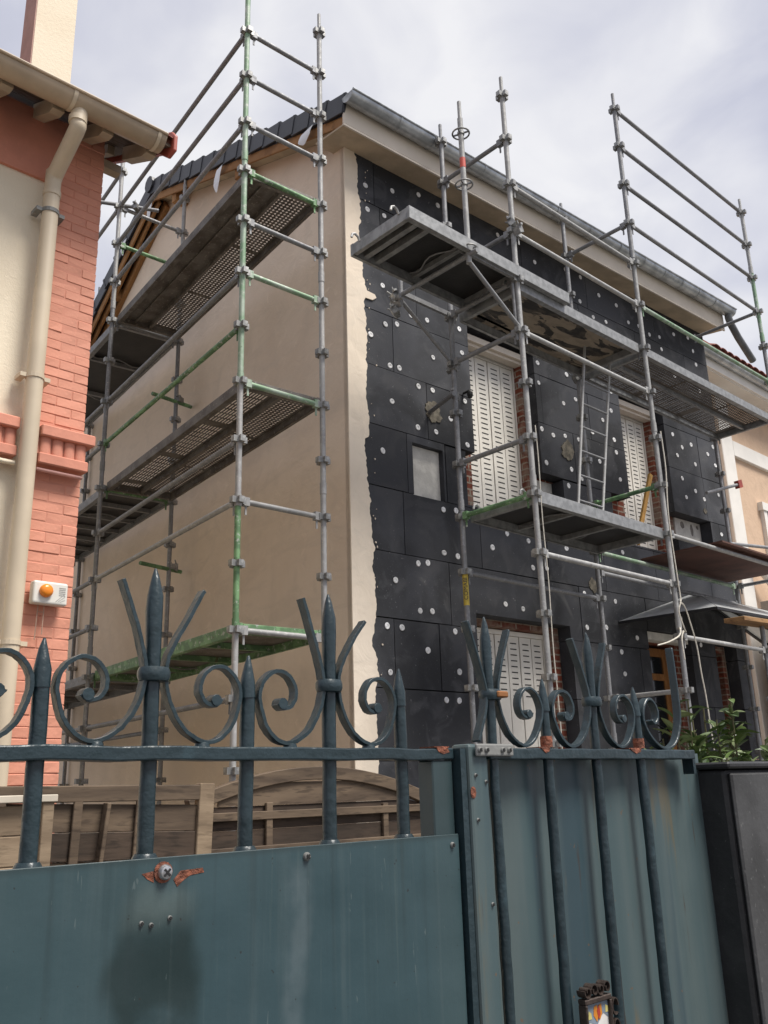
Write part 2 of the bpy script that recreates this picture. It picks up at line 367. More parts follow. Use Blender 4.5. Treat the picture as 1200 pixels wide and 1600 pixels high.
for i in range(len(rows)-1):
    z0, z1 = rows[i], rows[i+1]; xs = [.26 if i > 0 else .1] + vj[i] + [HW]
    xs[0] = .04
    for a, b in zip(xs[:-1], xs[1:]):
        pr = -random.uniform(0, .006) - .001
        pieces = subtract((a+EDG(), b-EDG(), z0+EDG(), z1-EDG()), OPEN)
        if not pieces: continue
        for q in pieces:
            if q[1]-q[0] < .02 or q[3]-q[2] < .02: continue
            o = MB().box(q[0], q[1], pr, .165, q[2], q[3]).build('insulation_board', EPS, house)
            for (u, z) in ANCH:
                if not (q[0]+.02 < u < q[1]-.02 and q[2]+.02 < z < q[3]-.02): continue
                c = link('anchor_cap', CAPME, o); c.location = (u, pr-.001, z); c.scale = (random.uniform(.9,1.08), 1, random.uniform(.9,1.08))
                c.rotation_euler = (random.uniform(-.06,.06), random.uniform(0,6), random.uniform(-.06,.06))
# ragged cream coat on the corner
edge = [(0.138,7.80),(0.15,7.70),(0.167,7.617),(0.155,7.5),(0.168,7.331),(0.19,7.2),(0.184,7.005),(0.17,6.85),(0.182,6.642),(0.20,6.5),(0.207,6.403),(0.225,6.30),(0.25,6.245),(0.345,6.235),(.36,6.205),(.33,6.165),(0.24,6.16),(0.216,6.127),(0.224,5.855),(0.236,5.75),(0.226,5.653),(0.216,5.5),(0.226,5.387),(0.205,5.2),(0.211,5.122),(0.234,4.904),(0.237,4.746),(0.19,4.70),(0.183,4.671),(0.185,4.485),(0.201,4.274),(0.226,4.128),(0.228,3.949),(0.237,3.773),(0.263,3.66),(0.229,3.51),(0.253,3.37),(0.268,3.173),(0.233,2.947),(0.207,2.808),(0.26,2.702),(0.268,2.541),(0.223,2.432),(0.244,2.222),(0.24,1.912),(.25,1.6),(.23,1.2),(.25,.8),(.24,.4),(.25,0)]
pts = []
for (a, b) in zip(edge[:-1], edge[1:]):
    n = max(1, int((a[1]-b[1])/.022))
    for j in range(n):
        t = j/n; pts.append((a[0]+(b[0]-a[0])*t + random.uniform(-.007,.007) + .010*math.sin(a[1]*37+t*5)*math.sin(a[1]*11), a[1]+(b[1]-a[1])*t))
pts.append(edge[-1])
mb = MB(); n = len(pts)
front = [(0.0,-.016,z) for u,z in pts] + [(u,-.016,z) for u,z in pts] + [(u+random.uniform(.002,.008),-.007,z) for u,z in pts]
ff = []
for j in range(n-1):
    ff += [(j, j+1, n+j+1, n+j), (n+j, n+j+1, 2*n+j+1, 2*n+j)]
mb.add(front, ff)
o0 = len(mb.v); mb.add([(0,.05,7.80),(0,-.016,7.80),(0,-.016,0),(0,.05,0)], [(0,1,2,3)])
mb.build('cream_corner_coat', STRIP, house)
sp_m = MB()
for i in range(34):
    z = random.uniform(1.9,7.7); u = .26+abs(random.gauss(0,.035)); r = random.uniform(.002,.008)
    n_ = 7; q = [(u+r*random.uniform(.4,1.2)*math.cos(t*2*math.pi/n_), z+r*random.uniform(.5,1.9)*math.sin(t*2*math.pi/n_)) for t in range(n_)]
    sp_m.prism(q, lambda a,b: (a,-.0115,b), lambda a,b: (a,-.001,b))
so_ = sp_m.build('render_splashes', STRIP, house); so_['kind'] = 'stuff'
# scraps of filler on the boards
for (u, z, r) in ((1.06,5.17,.15),(3.12,5.24,.13),(3.35,3.72,.10),(5.9,5.0,.05)):
    rf = [random.uniform(.55,1.0) for t in range(12)]; q = [(u+r*(.7*rf[t//4 % 12]+.3*rf[(t//4+1) % 12]+random.uniform(-.09,.09))*math.cos(t*2*math.pi/48), z+r*(.7*rf[t//4 % 12]+.3*rf[(t//4+1) % 12]+random.uniform(-.09,.09))*math.sin(t*2*math.pi/48)) for t in range(48)]
    MB().prism(q, lambda a,b: (a,-.0135,b), lambda a,b: (a,-.002,b)).build('filler_patch', simple('grey_filler', (.17,.15,.115), .95, 0, .55, 18, .5, 40), house)
# pale square where insulation is cut out
MB().box(.775,1.165,.055,.1685,4.28,4.795).build('old_render_patch', PATCH, house)
MB().box(2.665,2.995,.158,.1685,4.44,4.855).build('old_render_patch', PATCH, house)
MB().box(5.40,5.99,.15,.1685,4.565,4.875).build('old_render_patch', PATCH, house)
MB().box(2.70,2.86,.03,.16,4.60,4.63).build('shutter_stay', STEELG, house)
for (u, z, rx, rz) in ((5.56,4.80,.06,.05),(5.78,4.76,.035,.08),(5.92,4.82,.03,.03),(5.62,4.62,.05,.03)):
    q = [(u+rx*random.uniform(.6,1.1)*math.cos(t*.7), z+rz*random.uniform(.6,1.1)*math.sin(t*.7)) for t in range(9)]
    MB().prism(q, lambda a,b: (a,.147,b), lambda a,b: (a,.1505,b)).build('mortar_stain', MORTAR, house)

# windows with perforated shutters
def shutter(u0, u1, z0, z1, cols, rws, ztop=None, leaves=4, name='window'):
    # parts: lintel box, leaves (> slots)
    fr = MB()
    fr.box(u0-.05,u0-.004,.262,.32,z0,z1+.05).box(u1+.004,u1+.05,.262,.32,z0,z1+.05).box(u0-.004,u1+.004,.262,.32,z1+.004,z1+.05)
    fo = fr.build('window_frame', WHITEM, house)
    lw = (u1-u0)/leaves
    for k in range(leaves):
        a = u0+k*lw+.004; b = u0+(k+1)*lw-.004; zig = .012 if k % 2 else 0
        lf = MB(); lf.box(a,b,.275+zig*.3,.292+zig*.3,z0,z1); lf.box(a,a+.012,.269+zig*.3,.2745+zig*.3,z0,z1)
        lo = lf.build('shutter_leaf', WHITEM, house)
        s = MB(); zb = ztop if ztop else z0+.06
        y1 = .2735+zig*.3
        for c in range(cols):
            cx = a+.012+(b-a-.012)*(c+.5)/cols
            for r_ in range(rws):
                z = zb+(z1-.07-zb)*r_/(rws-1) + (.012 if c % 2 else 0)
                s.box(cx-(b-a)*.27/cols, cx+(b-a)*.25/cols, y1-.001, y1+.004, z-.0055, z+.0055)
        so_ = s.build('louvre_slots', SLOT, lo); so_['kind'] = 'stuff'
shutter(1.79,2.60,4.36,6.18,1,30,leaves=4)
shutter(4.40,5.10,4.36,6.12,1,30,leaves=4)
shutter(1.66,2.76,1.26,3.10,1,10,ztop=2.50,leaves=6)
for (a,b,z) in ((1.70,2.66,6.24),(4.30,5.16,6.18)):
    MB().box(a,b,.10,.24,z,z+.07).box(a+.03,b-.03,.14,.24,z-.035,z-.002).build('window_lintel', FASC, house)
MB().box(1.52,2.88,.05,.17,1.18,1.24).build('window_sill', PATCH, house)
# door and side light
DOORW = wood('varnished_door_oak', (.30,.135,.04), (.20,.085,.025), (3,3,.6))
GLASSD = Mt('dark_glazing', (.012,.013,.014), .08, 0, .6).done()
def lite(u0,u1,z1):
    d = MB(); d.box(u0,u0+.09,.26,.31,0,z1).box(u1-.09,u1,.26,.31,0,z1).box(u0+.09,u1-.09,.26,.31,z1-.1,z1).box(u0+.09,u1-.09,.26,.31,0,.6).box(u0+.09,u1-.09,.26,.31,2.78,2.86)
    do = d.build('door', DOORW, house, bevel=.006)
    MB().box(u0+.09,u1-.09,.28,.29,.6,2.78).build('pane', GLASSD, do)
    MB().box(u0+.09,u1-.09,.28,.29,2.86,z1-.1).build('pane', GLASSD, do)
    g = MB()
    for k in range(7):
        z = .75+k*.28; x = (u0+u1)/2; pp = [(x+.13*math.sin(t*.5+k)*(1-t/30), .272, z+.012*t) for t in range(20)]
        g.path(pp, .005, 5)
    g.build('door_grille', SLOT, do)
lite(4.42,5.02,3.16)
MB().box(5.80,6.10,.26,.30,0,3.14).build('door_side_panel', BRICKW, house)
MB().box(4.30,5.14,.02,.16,3.20,3.29).build('door_lintel', PATCH, house)
# shutter dog / lamp stub left of first window
MB().path([(1.50,-.01,5.50),(1.50,-.10,5.50),(1.47,-.13,5.46)], .014, 6).lathe([(.02,0),(.03,.03),(.03,.06),(.01,.07)],8,(1.47,-.13,5.40)).build('wall_hook', SLOT, house)

# eaves
sl_ = (RZ-EZ)/RV
roof = MB()
T = .16
f_eave = (-.30, EZ-.30*sl_+.02); ridge = (RV, RZ+.02); b_eave = (HD+.35, BZ-.35*.62+.02)
roof.prism([f_eave,(ridge[0],ridge[1]),b_eave,(b_eave[0],b_eave[1]+T),(ridge[0],ridge[1]+T),(f_eave[0],f_eave[1]+T)], lambda v,z: (-.22,v,z), lambda v,z: (HW+.06,v,z))
ro = roof.build('roof', [TILE], house)
# boarded verge underside and rake boards
def rakeb(p0, p1, u0, u1, h, drop, name='rake_board', m=RAKE):
    d = (Vector((0,p1[0]-p0[0],p1[1]-p0[1]))).normalized(); up = Vector((0,-d.z,d.y)); up = up if up.z > 0 else -up
    c0 = Vector((0,p0[0],p0[1]))-up*drop; c1 = Vector((0,p1[0],p1[1]))-up*drop
    mb = MB(); a = Vector((1,0,0))
    mid = (c0+c1)/2 + a*(u0+u1)/2
    mb.obox(mid, (c1-c0)/2, a*(u1-u0)/2, up*h/2); return mb.build(name, m, house, bevel=.004)
rakeb(f_eave, ridge, -.215, -.19, .11, .045)
rakeb(f_eave, ridge, -.185, -.002, .02, .012, 'verge_soffit', SOFF)
rakeb(ridge, b_eave, -.215, -.19, .12, .05)
rakeb(ridge, b_eave, -.15, -.115, .13, .09)
rakeb(ridge, b_eave, -.06, -.003, .16, .13)
rakeb((5.55,f_eave[1]), (5.56,f_eave[1]), -.2, -.01, .01, 0)
for v in (1.75, 3.35, 5.2):
    z = (EZ+v*sl_) if v < RV else RZ-(v-RV)*.62
    MB().box(-.185,-.004,v-.05,v+.05,z-.19,z-.03).build('purlin_end', RAKE, house)
# verge tiles: stepped anthracite tiles along both rakes
def verge(p0, p1, n):
    d = Vector((0,p1[0]-p0[0],p1[1]-p0[1])); Ln = d.length; d.normalize(); up = Vector((0,-d.z,d.y)); up = up if up.z > 0 else -up
    st = Ln/n
    mb = MB(); s = 1 if d.z > 0 else -1
    tilt = .10*s
    dd = (d*math.cos(tilt)-up*math.sin(tilt)*1).normalized(); uu = Vector((0,-dd.z,dd.y)); uu = uu if uu.z > 0 else -uu
    for k in range(n):
        c = Vector((0,p0[0],p0[1])) + d*st*(k+.5) + up*(.10)
        m2 = MB(); m2.obox(Vector((-.238,0,0)), Vector((.014,0,0)), dd*st*.54, uu*.095); m2.obox(Vector((-.07,0,0))+uu*.10, Vector((.18,0,0)), dd*st*.54, uu*.012)
        m2.obox(Vector((-.238,0,0))+dd*st*.47*(-s), Vector((.022,0,0)), dd*st*.05, uu*.105)
        o = m2.build('verge_tile', TILE, house, bevel=.004); o.location = c; 
verge(f_eave, ridge, 15); verge(ridge, b_eave, 12)
rd = MB()
for k in range(17):
    rd.tube((-.28+k*.41,RV,RZ+.16),(.16+k*.41,RV,RZ+.175),.115,10,.125)
rd.build('ridge_tiles', TILE, house)
# white membrane tongues hanging from the verge
for (v,z,wd,ln,tw) in ((2.03,8.67,.13,.34,.15),(.25,8.02,.20,.17,.5),(3.86,9.28,.11,.30,.1),(4.68,9.10,.12,.26,-.2),(6.0,8.1,.16,.5,.1)):
    mb = MB(); vv = []; ff = []
    for j in range(7):
        t = j/6; ww = wd*(1-.9*max(0,t-.7)/.3*.9)/2; off = tw*t*.3*ln
        vv += [(-.262-.03*math.sin(t*2.4), v+off-ww, z-ln*t), (-.262-.03*math.sin(t*2.4), v+off+ww, z-ln*t), (-.258-.03*math.sin(t*2.4), v+off+ww, z-ln*t), (-.258-.03*math.sin(t*2.4), v+off-ww, z-ln*t)]
    for j in range(6): ff += [(j*4+a, j*4+(a+1) % 4, j*4+4+(a+1) % 4, j*4+4+a) for a in range(4)]
    mb.add(vv, ff+[(0,1,2,3),(27,26,25,24)]).build('membrane_strip', WHITEPL, house)
# fascia, soffit, gutter
MB().box(-.24,HW+.05,-.326,-.304,7.735,8.01).build('fascia_board', FASC, house, bevel=.004)
MB().box(-.24,HW+.05,-.3255,-.306,7.712,7.732).build('fascia_trim', FASC, house)
MB().prism([(-.303,7.730),(0.16,7.802),(0.16,7.822),(-.303,7.750)], lambda v,z: (-.22,v,z), lambda v,z: (HW+.05,v,z)).build('soffit', SOFF, house)
GV, GZ, GR = -.414, 7.995, .086
g = MB(); ns = 12
vv = []; ff = []
for u in (-.26, HW+.12):
    for j in range(ns+1):
        a = math.pi + math.pi*j/ns; vv.append((u, GV+GR*math.cos(a), GZ+GR*math.sin(a)))
    for j in range(ns+1):
        a = math.pi + math.pi*j/ns; vv.append((u, GV+(GR-.004)*math.cos(a), GZ+(GR-.004)*math.sin(a)))
m_ = ns+1
for j in range(ns):
    ff += [(j,j+1,2*m_+j+1,2*m_+j), (m_+j,m_+j+1,3*m_+j+1,3*m_+j)]
g.add(vv, ff)
for u in (-.26, HW+.117): g.add([(u,GV+GR*math.cos(math.pi+math.pi*j/ns),GZ+GR*math.sin(math.pi+math.pi*j/ns)) for j in range(ns+1)], [tuple(range(ns+1))])
g.tube((-.26,GV-GR-.004,GZ+.002),(HW+.12,GV-GR-.004,GZ+.002),.011,8)
go = g.build('gutter', ZINC, house, smooth=True)
for u in (.36,.82,1.55,2.1,2.75,3.35,3.95,4.45,4.9,5.3,5.7,6.1):
    s = MB(); vv = []; ff = []
    for uu in (u-.012, u+.012):
        for j in range(ns+1):
            a = math.pi+math.pi*j/ns; vv.append((uu, GV+(GR+.005)*math.cos(a), GZ+(GR+.005)*math.sin(a)))
    s.add(vv, [(j,j+1,m_+j+1,m_+j) for j in range(ns)]).build('gutter_strap', ZINCS, go, smooth=True)
PVC = simple('grey_plastic_pipe', (.135,.14,.145), .45, 0, .25, 8)
MB().path([(6.53,GV,7.95),(6.53,GV,7.87),(6.59,GV+.01,7.80),(6.78,GV+.03,7.66),(7.18,GV+.06,7.42)], .05, 12).build('downpipe_stub', PVC, go, smooth=True)

# glass canopy over the door
CAN = simple('canopy_iron', (.02,.02,.022), .5, .2)
CG = Mt('dusty_canopy_glass', (.70,.72,.72), .35); CG.patch(6, .4, .7, (.52,.53,.53), .8, 5); CG.patch(40, .64, .70, (.55,.55,.52), .7, 2)
CG.b.inputs['Alpha'].default_value = .72; CG = CG.done()
ap = (5.39,-.012,3.84); c1 = (3.75,-.012,3.33); c2 = (3.90,-1.11,3.33); c3 = (6.86,-1.11,3.33); c4 = (6.95,-.012,3.33)
cn = MB()
for a, b in ((c1,c2),(c2,c3),(c3,c4),(ap,c1),(ap,c2),(ap,c3),(ap,c4)): cn.beam(a,b,.028,.03)
V_ = lambda a,b,t: tuple(a[i]+(b[i]-a[i])*t for i in range(3))
for t in (.25,.5,.75): cn.beam(ap, V_(c2,c3,t), .018,.02)
for t in (.33,.66): cn.beam(ap, V_(c1,c2,t), .018,.02); cn.beam(ap, V_(c3,c4,t), .018,.02)
#cn.beam((3.95,-.02,2.95),(4.0,-.95,3.30),.02,.02).beam((6.4,-.02,2.95),(6.45,-.95,3.30),.02,.02)
co_ = cn.build('canopy', CAN, house)
tris = [(V_(c1,c2,t), V_(c1,c2,t+1/3)) for t in (0,1/3,2/3)] + [(V_(c2,c3,t), V_(c2,c3,t+.25)) for t in (0,.25,.5,.75)] + [(V_(c3,c4,t), V_(c3,c4,t+1/3)) for t in (0,1/3,2/3)]
for a, b in tris:
    up = (0,0,.012); p3 = [Vector(ap)+Vector(up), Vector(a)+Vector(up), Vector(b)+Vector(up)]
    MB().add(p3+[q+Vector((0,0,.006)) for q in p3], [(0,1,2),(3,5,4),(0,3,4,1),(1,4,5,2),(2,5,3,0)]).build('pane', CG, co_)

# ------------------------------------------------------------------ scaffold helpers
TR = .0242
cl = MB(); cl.lathe([(.0,-.024),(.034,-.024),(.034,.024),(0,.024)], 10)
for k in range(4):
    g_ = k*math.pi/2; d = Vector((math.cos(g_), math.sin(g_), 0)); t = Vector((-d.y, d.x, 0))
    cl.obox(d*.05, d*.018, t*.026, Vector((0,0,.026)))
cl.v = [(x*.9,y*.9,z*.95) for x,y,z in cl.v]; COLME = cl.mesh('collar', COLLAR)
def post(par, x, y, segs, rings, taper_top=True):
    """segs: list of (z0,z1,material); each segment is one standard; rings hang on the segment that carries them"""
    parts = []
    for (z0,z1,m) in segs:
        b = MB().tube((x,y,z0),(x,y,z1),TR,14)
        if (z0,z1,m) == segs[-1] and taper_top: b.tube((x,y,z1),(x,y,z1+.17),.0175,10)
        if z0 > .1: b.tube((x,y,z0-.0),(x,y,z0+.10),TR+.004,14)
        elif z0 <= .1: b.lathe([(.075,0),(.075,.01),(.02,.012),(.02,.05)],12,(x,y,0.006))
        parts.append((z0,z1,b.build('standard', m, par, world=True, smooth=True)))
    for z in rings:
        for (z0,z1,o) in parts:
            if z0-.02 <= z <= z1+.05:
                c = link('collar', COLME, o); c.location = (x,y,z); c.rotation_euler.z = random.uniform(-.08,.08); break
def ledger(par, p, q, m, name='ledger', r=TR*.93):
    p = Vector(p); q = Vector(q); d = (q-p).normalized()
    b = MB().tube(p+d*.075, q-d*.075, r, 12)
    for c, s in ((p,1),(q,-1)):
        e_ = c+d*s*.07
        b.obox(e_, d*.025, Vector((-d.y,d.x,0)).normalized()*.022, Vector((0,0,.034)))
        b.obox(e_+d*s*.0+Vector((0,0,-.055)), d*.008, Vector((-d.y,d.x,0)).normalized()*.004, Vector((0,0,.05)))
    return b.build(name, m, par, world=True, smooth=True)
def tube(par, p, q, m, name='brace', r=TR*.93):
    return MB().tube(p,q,r,12).build(name, m, par, world=True, smooth=True)
cp = MB(); cp.obox((0,0,0),(.034,0,0),(0,.03,0),(0,0,.03)); cp.obox((.045,0,.0),(.018,0,0),(0,.022,0),(0,0,.04)); cp.tube((-.02,.0,.03),(-.02,.0,.085),.007,6); cp.tube((.05,.0,.04),(.05,.03,.09),.007,6); cp.obox((-.035,0,.04),(.02,0,0),(0,.016,0),(0,0,.010))
CPME = cp.mesh('coupler', COLLAR)
def coupler(par, p, rz=0, rx=0):
    c = link('coupler', CPME, par); c.location = Vector(p)-par.location; c.rotation_euler = (rx, 0, rz); return c

# ------------------------------------------------------------------ gable scaffold
gs = tag(empty('scaffold', (3.66,5.60,0)), 'tall scaffold with green uprights standing along the beige gable', 'scaffold')
A0 = (3.66,5.60); B0 = (4.474,5.568); A1 = (3.977,8.729); B1 = (4.81,8.704); A2 = (4.29,11.785); B2 = (5.123,11.76)
zg = lambda k: 8.2965-.5*k
R0 = [zg(k) for k in range(-3,16)]
post(gs, *A0, [(.02,1.30,GALVL),(1.30,2.78,GALVL),(2.78,3.75,GREEN),(3.75,4.77,GALVL),(4.77,6.9,GREENF),(6.9,9.9,GREENF)], R0)
post(gs, *B0, [(.02,2.0,GALVL),(2.0,4.0,GALVL),(4.0,6.0,GALVL),(6.0,8.85,GALVL)], [zg(k) for k in range(-1,16)])
post(gs, *A1, [(.02,3.0,GALV),(3.0,5.0,GALV),(5.0,6.95,GALV),(6.95,9.4,GALVL)], [zg(k) for k in range(-2,16)])
post(gs, *B1, [(.02,3.0,GALV),(3.0,5.0,GALV),(5.0,6.95,GALV),(6.95,9.0,GALVL)], [zg(k) for k in range(-1,16)])
post(gs, *A2, [(.02,3.0,GALV),(3.0,6.0,GALV),(6.0,9.4,GALV)], [zg(k) for k in range(-2,16)])
post(gs, *B2, [(.02,3.0,GALV),(3.0,6.0,GALV),(6.0,8.9,GALV)], [zg(k) for k in range(0,16)])
P = lambda a,z: (a[0],a[1],z)
for k, m in ((0,GALV),(1,GALV),(2,GALV),(3,GREEN),(4,GALV),(5,GREENF),(7,GREENF),(9,GALVL),(11,GALVL)):
    ledger(gs, P(A0,zg(k)), P(B0,zg(k)), m, 'transom')
for k, m in ((0,GALV),(1,GALV),(2,GALV),(5,GALV),(6,GREEN),(8,GALV),(9,GALVL),(12,GALV)):
    ledger(gs, P(A0,zg(k)), P(A1,zg(k)), m)
for k, m in ((0,GALV),(1,GREEN),(3,GALV),(7,GREEN),(11,GREEN)): ledger(gs, P(A1,zg(k)), P(B1,zg(k)), m, 'transom')
for k, m in ((-1,GALV),(0,GALV),(5,GALV),(6,GALV),(9,GALV),(10,GALV),(12,GALV)): ledger(gs, P(A1,zg(k)), P(A2,zg(k)), m)
for k in (3,7,11): ledger(gs, P(A2,zg(k)), P(B2,zg(k)), GALV, 'transom')
for k in (12,): ledger(gs, P(B1,zg(k)), P(B2,zg(k)), GALV)
tube(gs, (3.0,9.05,8.24),(4.40,8.58,8.36), GALV, 'tie_tube')
tube(gs, (4.48,8.66,6.02),(5.02,8.72,6.02), GREEN, 'tie_tube'); coupler(gs,(4.84,8.69,6.05),.4)
tube(gs, (4.42,8.62,4.02),(4.98,8.74,4.02), GREEN, 'tie_tube'); coupler(gs,(4.84,8.69,4.05))
coupler(gs, (4.15,8.66,8.34), .5)

# ------------------------------------------------------------------ scaffold decks
def deck_frame(name, p00, p10, p01, z, label, style='solid', edge=ALU, sheet=DARKPLY, thick=.085, group=None, hooks=True, wav=True, cross=3):
    """p00->p10 is the length, p00->p01 the width; z is the underside of the sheet. Local x = length, y = width"""
    a = Vector((*p00,0)); b = Vector((*p10,0)); c = Vector((*p01,0)); Ln = (b-a).length; W = (c-a).length
    rz = math.atan2(b.y-a.y, b.x-a.x)
    s = 1 if (b-a).cross(c-a).z > 0 else -1
    e_ = empty(name, (a.x,a.y,z), rz); tag(e_, label, 'scaffold deck', group)
    Y = lambda y: y*s
    def bx(m, x0,x1,y0,y1,z0,z1): m.box(x0,x1,min(Y(y0),Y(y1)),max(Y(y0),Y(y1)),z0,z1); return m
    for (y0,y1) in ((0,.035),(W-.035,W)):
        m = MB(); bx(m,0,Ln,y0,y1,-thick+.02,.025); bx(m,0,Ln,y0-(.0 if y0 else -.035),y1+(.02 if not y0 else -.035+.0)+(.0),-thick+.02,-thick+.026)
        for hx in (.18,.5,.82):
            pass
        m.build('side_rail', edge, e_, bevel=.003)
    for x0 in (0, Ln-.04):
        m = MB(); bx(m,x0,x0+.04,.036,W-.036,-thick+.025,.02); m.build('end_rail', edge, e_, bevel=.003)
    if hooks:
        for x0, dx in ((0,-1),(Ln,1)):
            for yy in (.12, W-.12):
                MB().path([(x0,Y(yy),.0),(x0+dx*.02,Y(yy),.035),(x0+dx*.05,Y(yy),.05),(x0+dx*.08,Y(yy),.035),(x0+dx*.088,Y(yy),.0)], .011, 6).build('hook', GALVL, e_, smooth=True)
    if style == 'solid':
        m = MB(); bx(m,.04,Ln-.04,.035,W-.035,.0,.014); m.build('deck_board', sheet, e_)
        for k in range(1, cross+1):
            x = Ln*k/(cross+1); m = MB(); bx(m,x-.02,x+.02,.036,W-.036,-.05,-.002); m.build('cross_bar', edge, e_)
        if wav:
            for x in (Ln*.3, Ln*.7):
                MB().path([(x+.04*math.sin(t*.9), Y(.05+(W-.1)*t/10), -.03-.012*math.cos(t*.9)) for t in range(11)], .007, 6).build('stiffener_rod', GALV, e_, smooth=True)
    else:
        half = (W-.07-.03)/2
        m = MB(); bx(m,.04,Ln-.04,.035+half,.035+half+.03,-.05,.01); m.build('centre_rail', edge, e_)
        for i, st in enumerate(style):
            y0 = .035 if i == 0 else .035+half+.03; y1 = y0+half
            m = MB()
            if st == 's':                                    # folded solid plank
                bx(m,.042,Ln-.042,y0,y1,.0,.006); bx(m,.042,Ln-.042,y0+half*.47,y0+half*.53,-.022,-.001)
                m.build('plank', sheet, e_)
            else:
                px, py = (.040, .040) if st == 'p' else (.105, .030)
                nx = int((Ln-.12)/px); ny = max(1, int((half-.03)/py)); X0 = .06; Y0 = y0+(half-ny*py)/2
                bx(m,.042,X0,y0,y1,.0,.003); bx(m,X0+nx*px,Ln-.042,y0,y1,.0,.003)
                bx(m,X0,X0+nx*px,y0,Y0,.0,.003); bx(m,X0,X0+nx*px,Y0+ny*py,y1,.0,.003)
                for ix in range(nx):
                    gap = (ix % 26 == 25) if st == 'p' else (ix % 9 == 8)
                    for iy in range(ny):
                        cx = X0+(ix+.5)*px; cy = Y(Y0+(iy+.5)*py); hx = px/2; hy = py/2
                        if gap:
                            m.add([(cx-hx,cy-hy,.001),(cx+hx,cy-hy,.001),(cx+hx,cy+hy,.001),(cx-hx,cy+hy,.001)],[(0,1,2,3)]); continue
                        qx, qy = (hx*.66, hy*.66) if st == 'p' else (hx*.80, hy*.42)
                        o_ = [(cx-hx,cy-hy,.001),(cx+hx,cy-hy,.001),(cx+hx,cy+hy,.001),(cx-hx,cy+hy,.001)]
                        if st == 'p':
                            i_ = [(cx,cy-qy,.006),(cx+qx,cy,.006),(cx,cy+qy,.006),(cx-qx,cy,.006)]
                            m.add(o_+i_, [(0,1,4),(1,5,4),(1,2,5),(2,6,5),(2,3,6),(3,7,6),(3,0,7),(0,4,7)])
                        else:
                            i_ = [(cx-qx,cy-qy,.004),(cx+qx,cy-qy,.004),(cx+qx,cy+qy,.004),(cx-qx,cy+qy,.004)]
                            m.add(o_+i_, [(0,1,5,4),(1,2,6,5),(2,3,7,6),(3,0,4,7)])
                m.build('perforated_plank', sheet, e_)
    return e_
def lerp(a,b,t): return (a[0]+(b[0]-a[0])*t, a[1]+(b[1]-a[1])*t)
def bay(Aa,Ba,Ab,Bb,i0=.06,i1=.03):
    a0 = lerp(Aa,Ba,i0); a1 = lerp(Aa,Ba,1-i1); b0 = lerp(Ab,Bb,i0); return lerp(a0,b0,.012), lerp(a0,b0,.988), lerp(a1,lerp(Ab,Bb,1-i1),.012)
GD = 'decks on the gable scaffold'; FD = 'decks on the front scaffold'
deck_frame('scaffold_deck', *bay(A0,B0,A1,B1), zg(3)+.04, 'topmost gable scaffold deck, half perforated, just below the roof verge', 'sp', DECKS, DECKS, group=GD, hooks=False)
deck_frame('scaffold_deck', *bay(A0,B0,A1,B1), zg(7)+.04, 'middle gable scaffold deck with slotted and perforated steel planks', 'lp', DECKS, DECKS, group=GD, hooks=False)
deck_frame('scaffold_deck', *bay(A0,B0,A1,B1), zg(11)+.04, 'lowest gable scaffold deck with a green side rail and dark underside', 'solid', GREEN, DECKS, group=GD, hooks=False)
deck_frame('scaffold_deck', *bay(A1,B1,A2,B2), zg(3)+.03, 'black underside deck in the far bay beside the salmon brick corner', 'solid', GALV, DARKPLY, group=GD, cross=2)
deck_frame('scaffold_deck', *bay(A1,B1,A2,B2), zg(7)+.03, 'dark far bay deck at mid height behind the salmon house corner', 'solid', GALV, DARKPLY, group=GD, cross=5)
deck_frame('scaffold_deck', *bay(A1,B1,A2,B2), zg(11)+.03, 'low dark deck in the far bay behind the fence spikes', 'solid', GALV, DECKS, group=GD, cross=3)

# ------------------------------------------------------------------ front scaffold
fs = tag(empty('scaffold', (7.776,4.35,0)), 'galvanised scaffold standing in front of the dark insulated facade', 'scaffold')
XA, XB, XC, YO, YI = 5.725, 7.772, 10.765, 4.352, 5.185
zf = lambda k: 6.9359-.5*k
post(fs, XA, YO, [(.02,2.0,GALVL),(2.0,4.0,GALVL),(4.0,6.0,GALVL),(6.0,7.98,GALVL)], [zf(k) for k in range(-2,14)])
post(fs, XB, YO, [(.02,3.0,GALV),(3.0,5.0,GALVL),(5.0,7.0,GALVL),(7.0,8.98,GALV)], [zf(k) for k in range(-4,14)])
post(fs, XC, YO, [(.02,3.0,GALV),(3.0,6.0,GALV),(6.0,7.0,GALV),(7.0,8.0,GREENF),(8.0,8.98,GALVL)], [zf(k) for k in range(-4,14)])
post(fs, XA+.02, YI, [(.02,2.0,GALV),(2.0,4.0,GALV),(4.0,6.0,GALV),(6.0,7.98,GALV)], [zf(k) for k in range(-2,14)])
post(fs, XB, YI, [(.02,2.0,GALV),(2.0,4.0,GALV),(4.0,6.0,GALV),(6.0,7.98,GALV)], [zf(k) for k in range(-2,14)])
post(fs, XC+.02, YI, [(.02,2.0,GALV),(2.0,4.0,GALV),(4.0,5.94,GALV)], [zf(k) for k in range(2,14)], False)
post(fs, 9.50, YO, [(.02,1.6,GALV),(1.6,3.22,GALV)], [zf(k) for k in range(8,14)], False)
O = lambda x,z: (x,YO,z)
I = lambda x,z: (x,YI,z)
for k, m in ((0,GALVL),(1,GALVL),(3,GALVL),(7,GALVL)): ledger(fs, O(XA,zf(k)), O(XB,zf(k)), m)
for k, m in ((-4,GALV),(-3,GALV),(-2,GALV),(-1,GALV),(1,GREENF)): ledger(fs, O(XB,zf(k)), O(XC,zf(k)), m)
ledger(fs, O(XB,zf(8)), O(9.50,zf(8)), GALVL)
ledger(fs, O(XB,zf(6)), O(XC,zf(6)), GALVL)
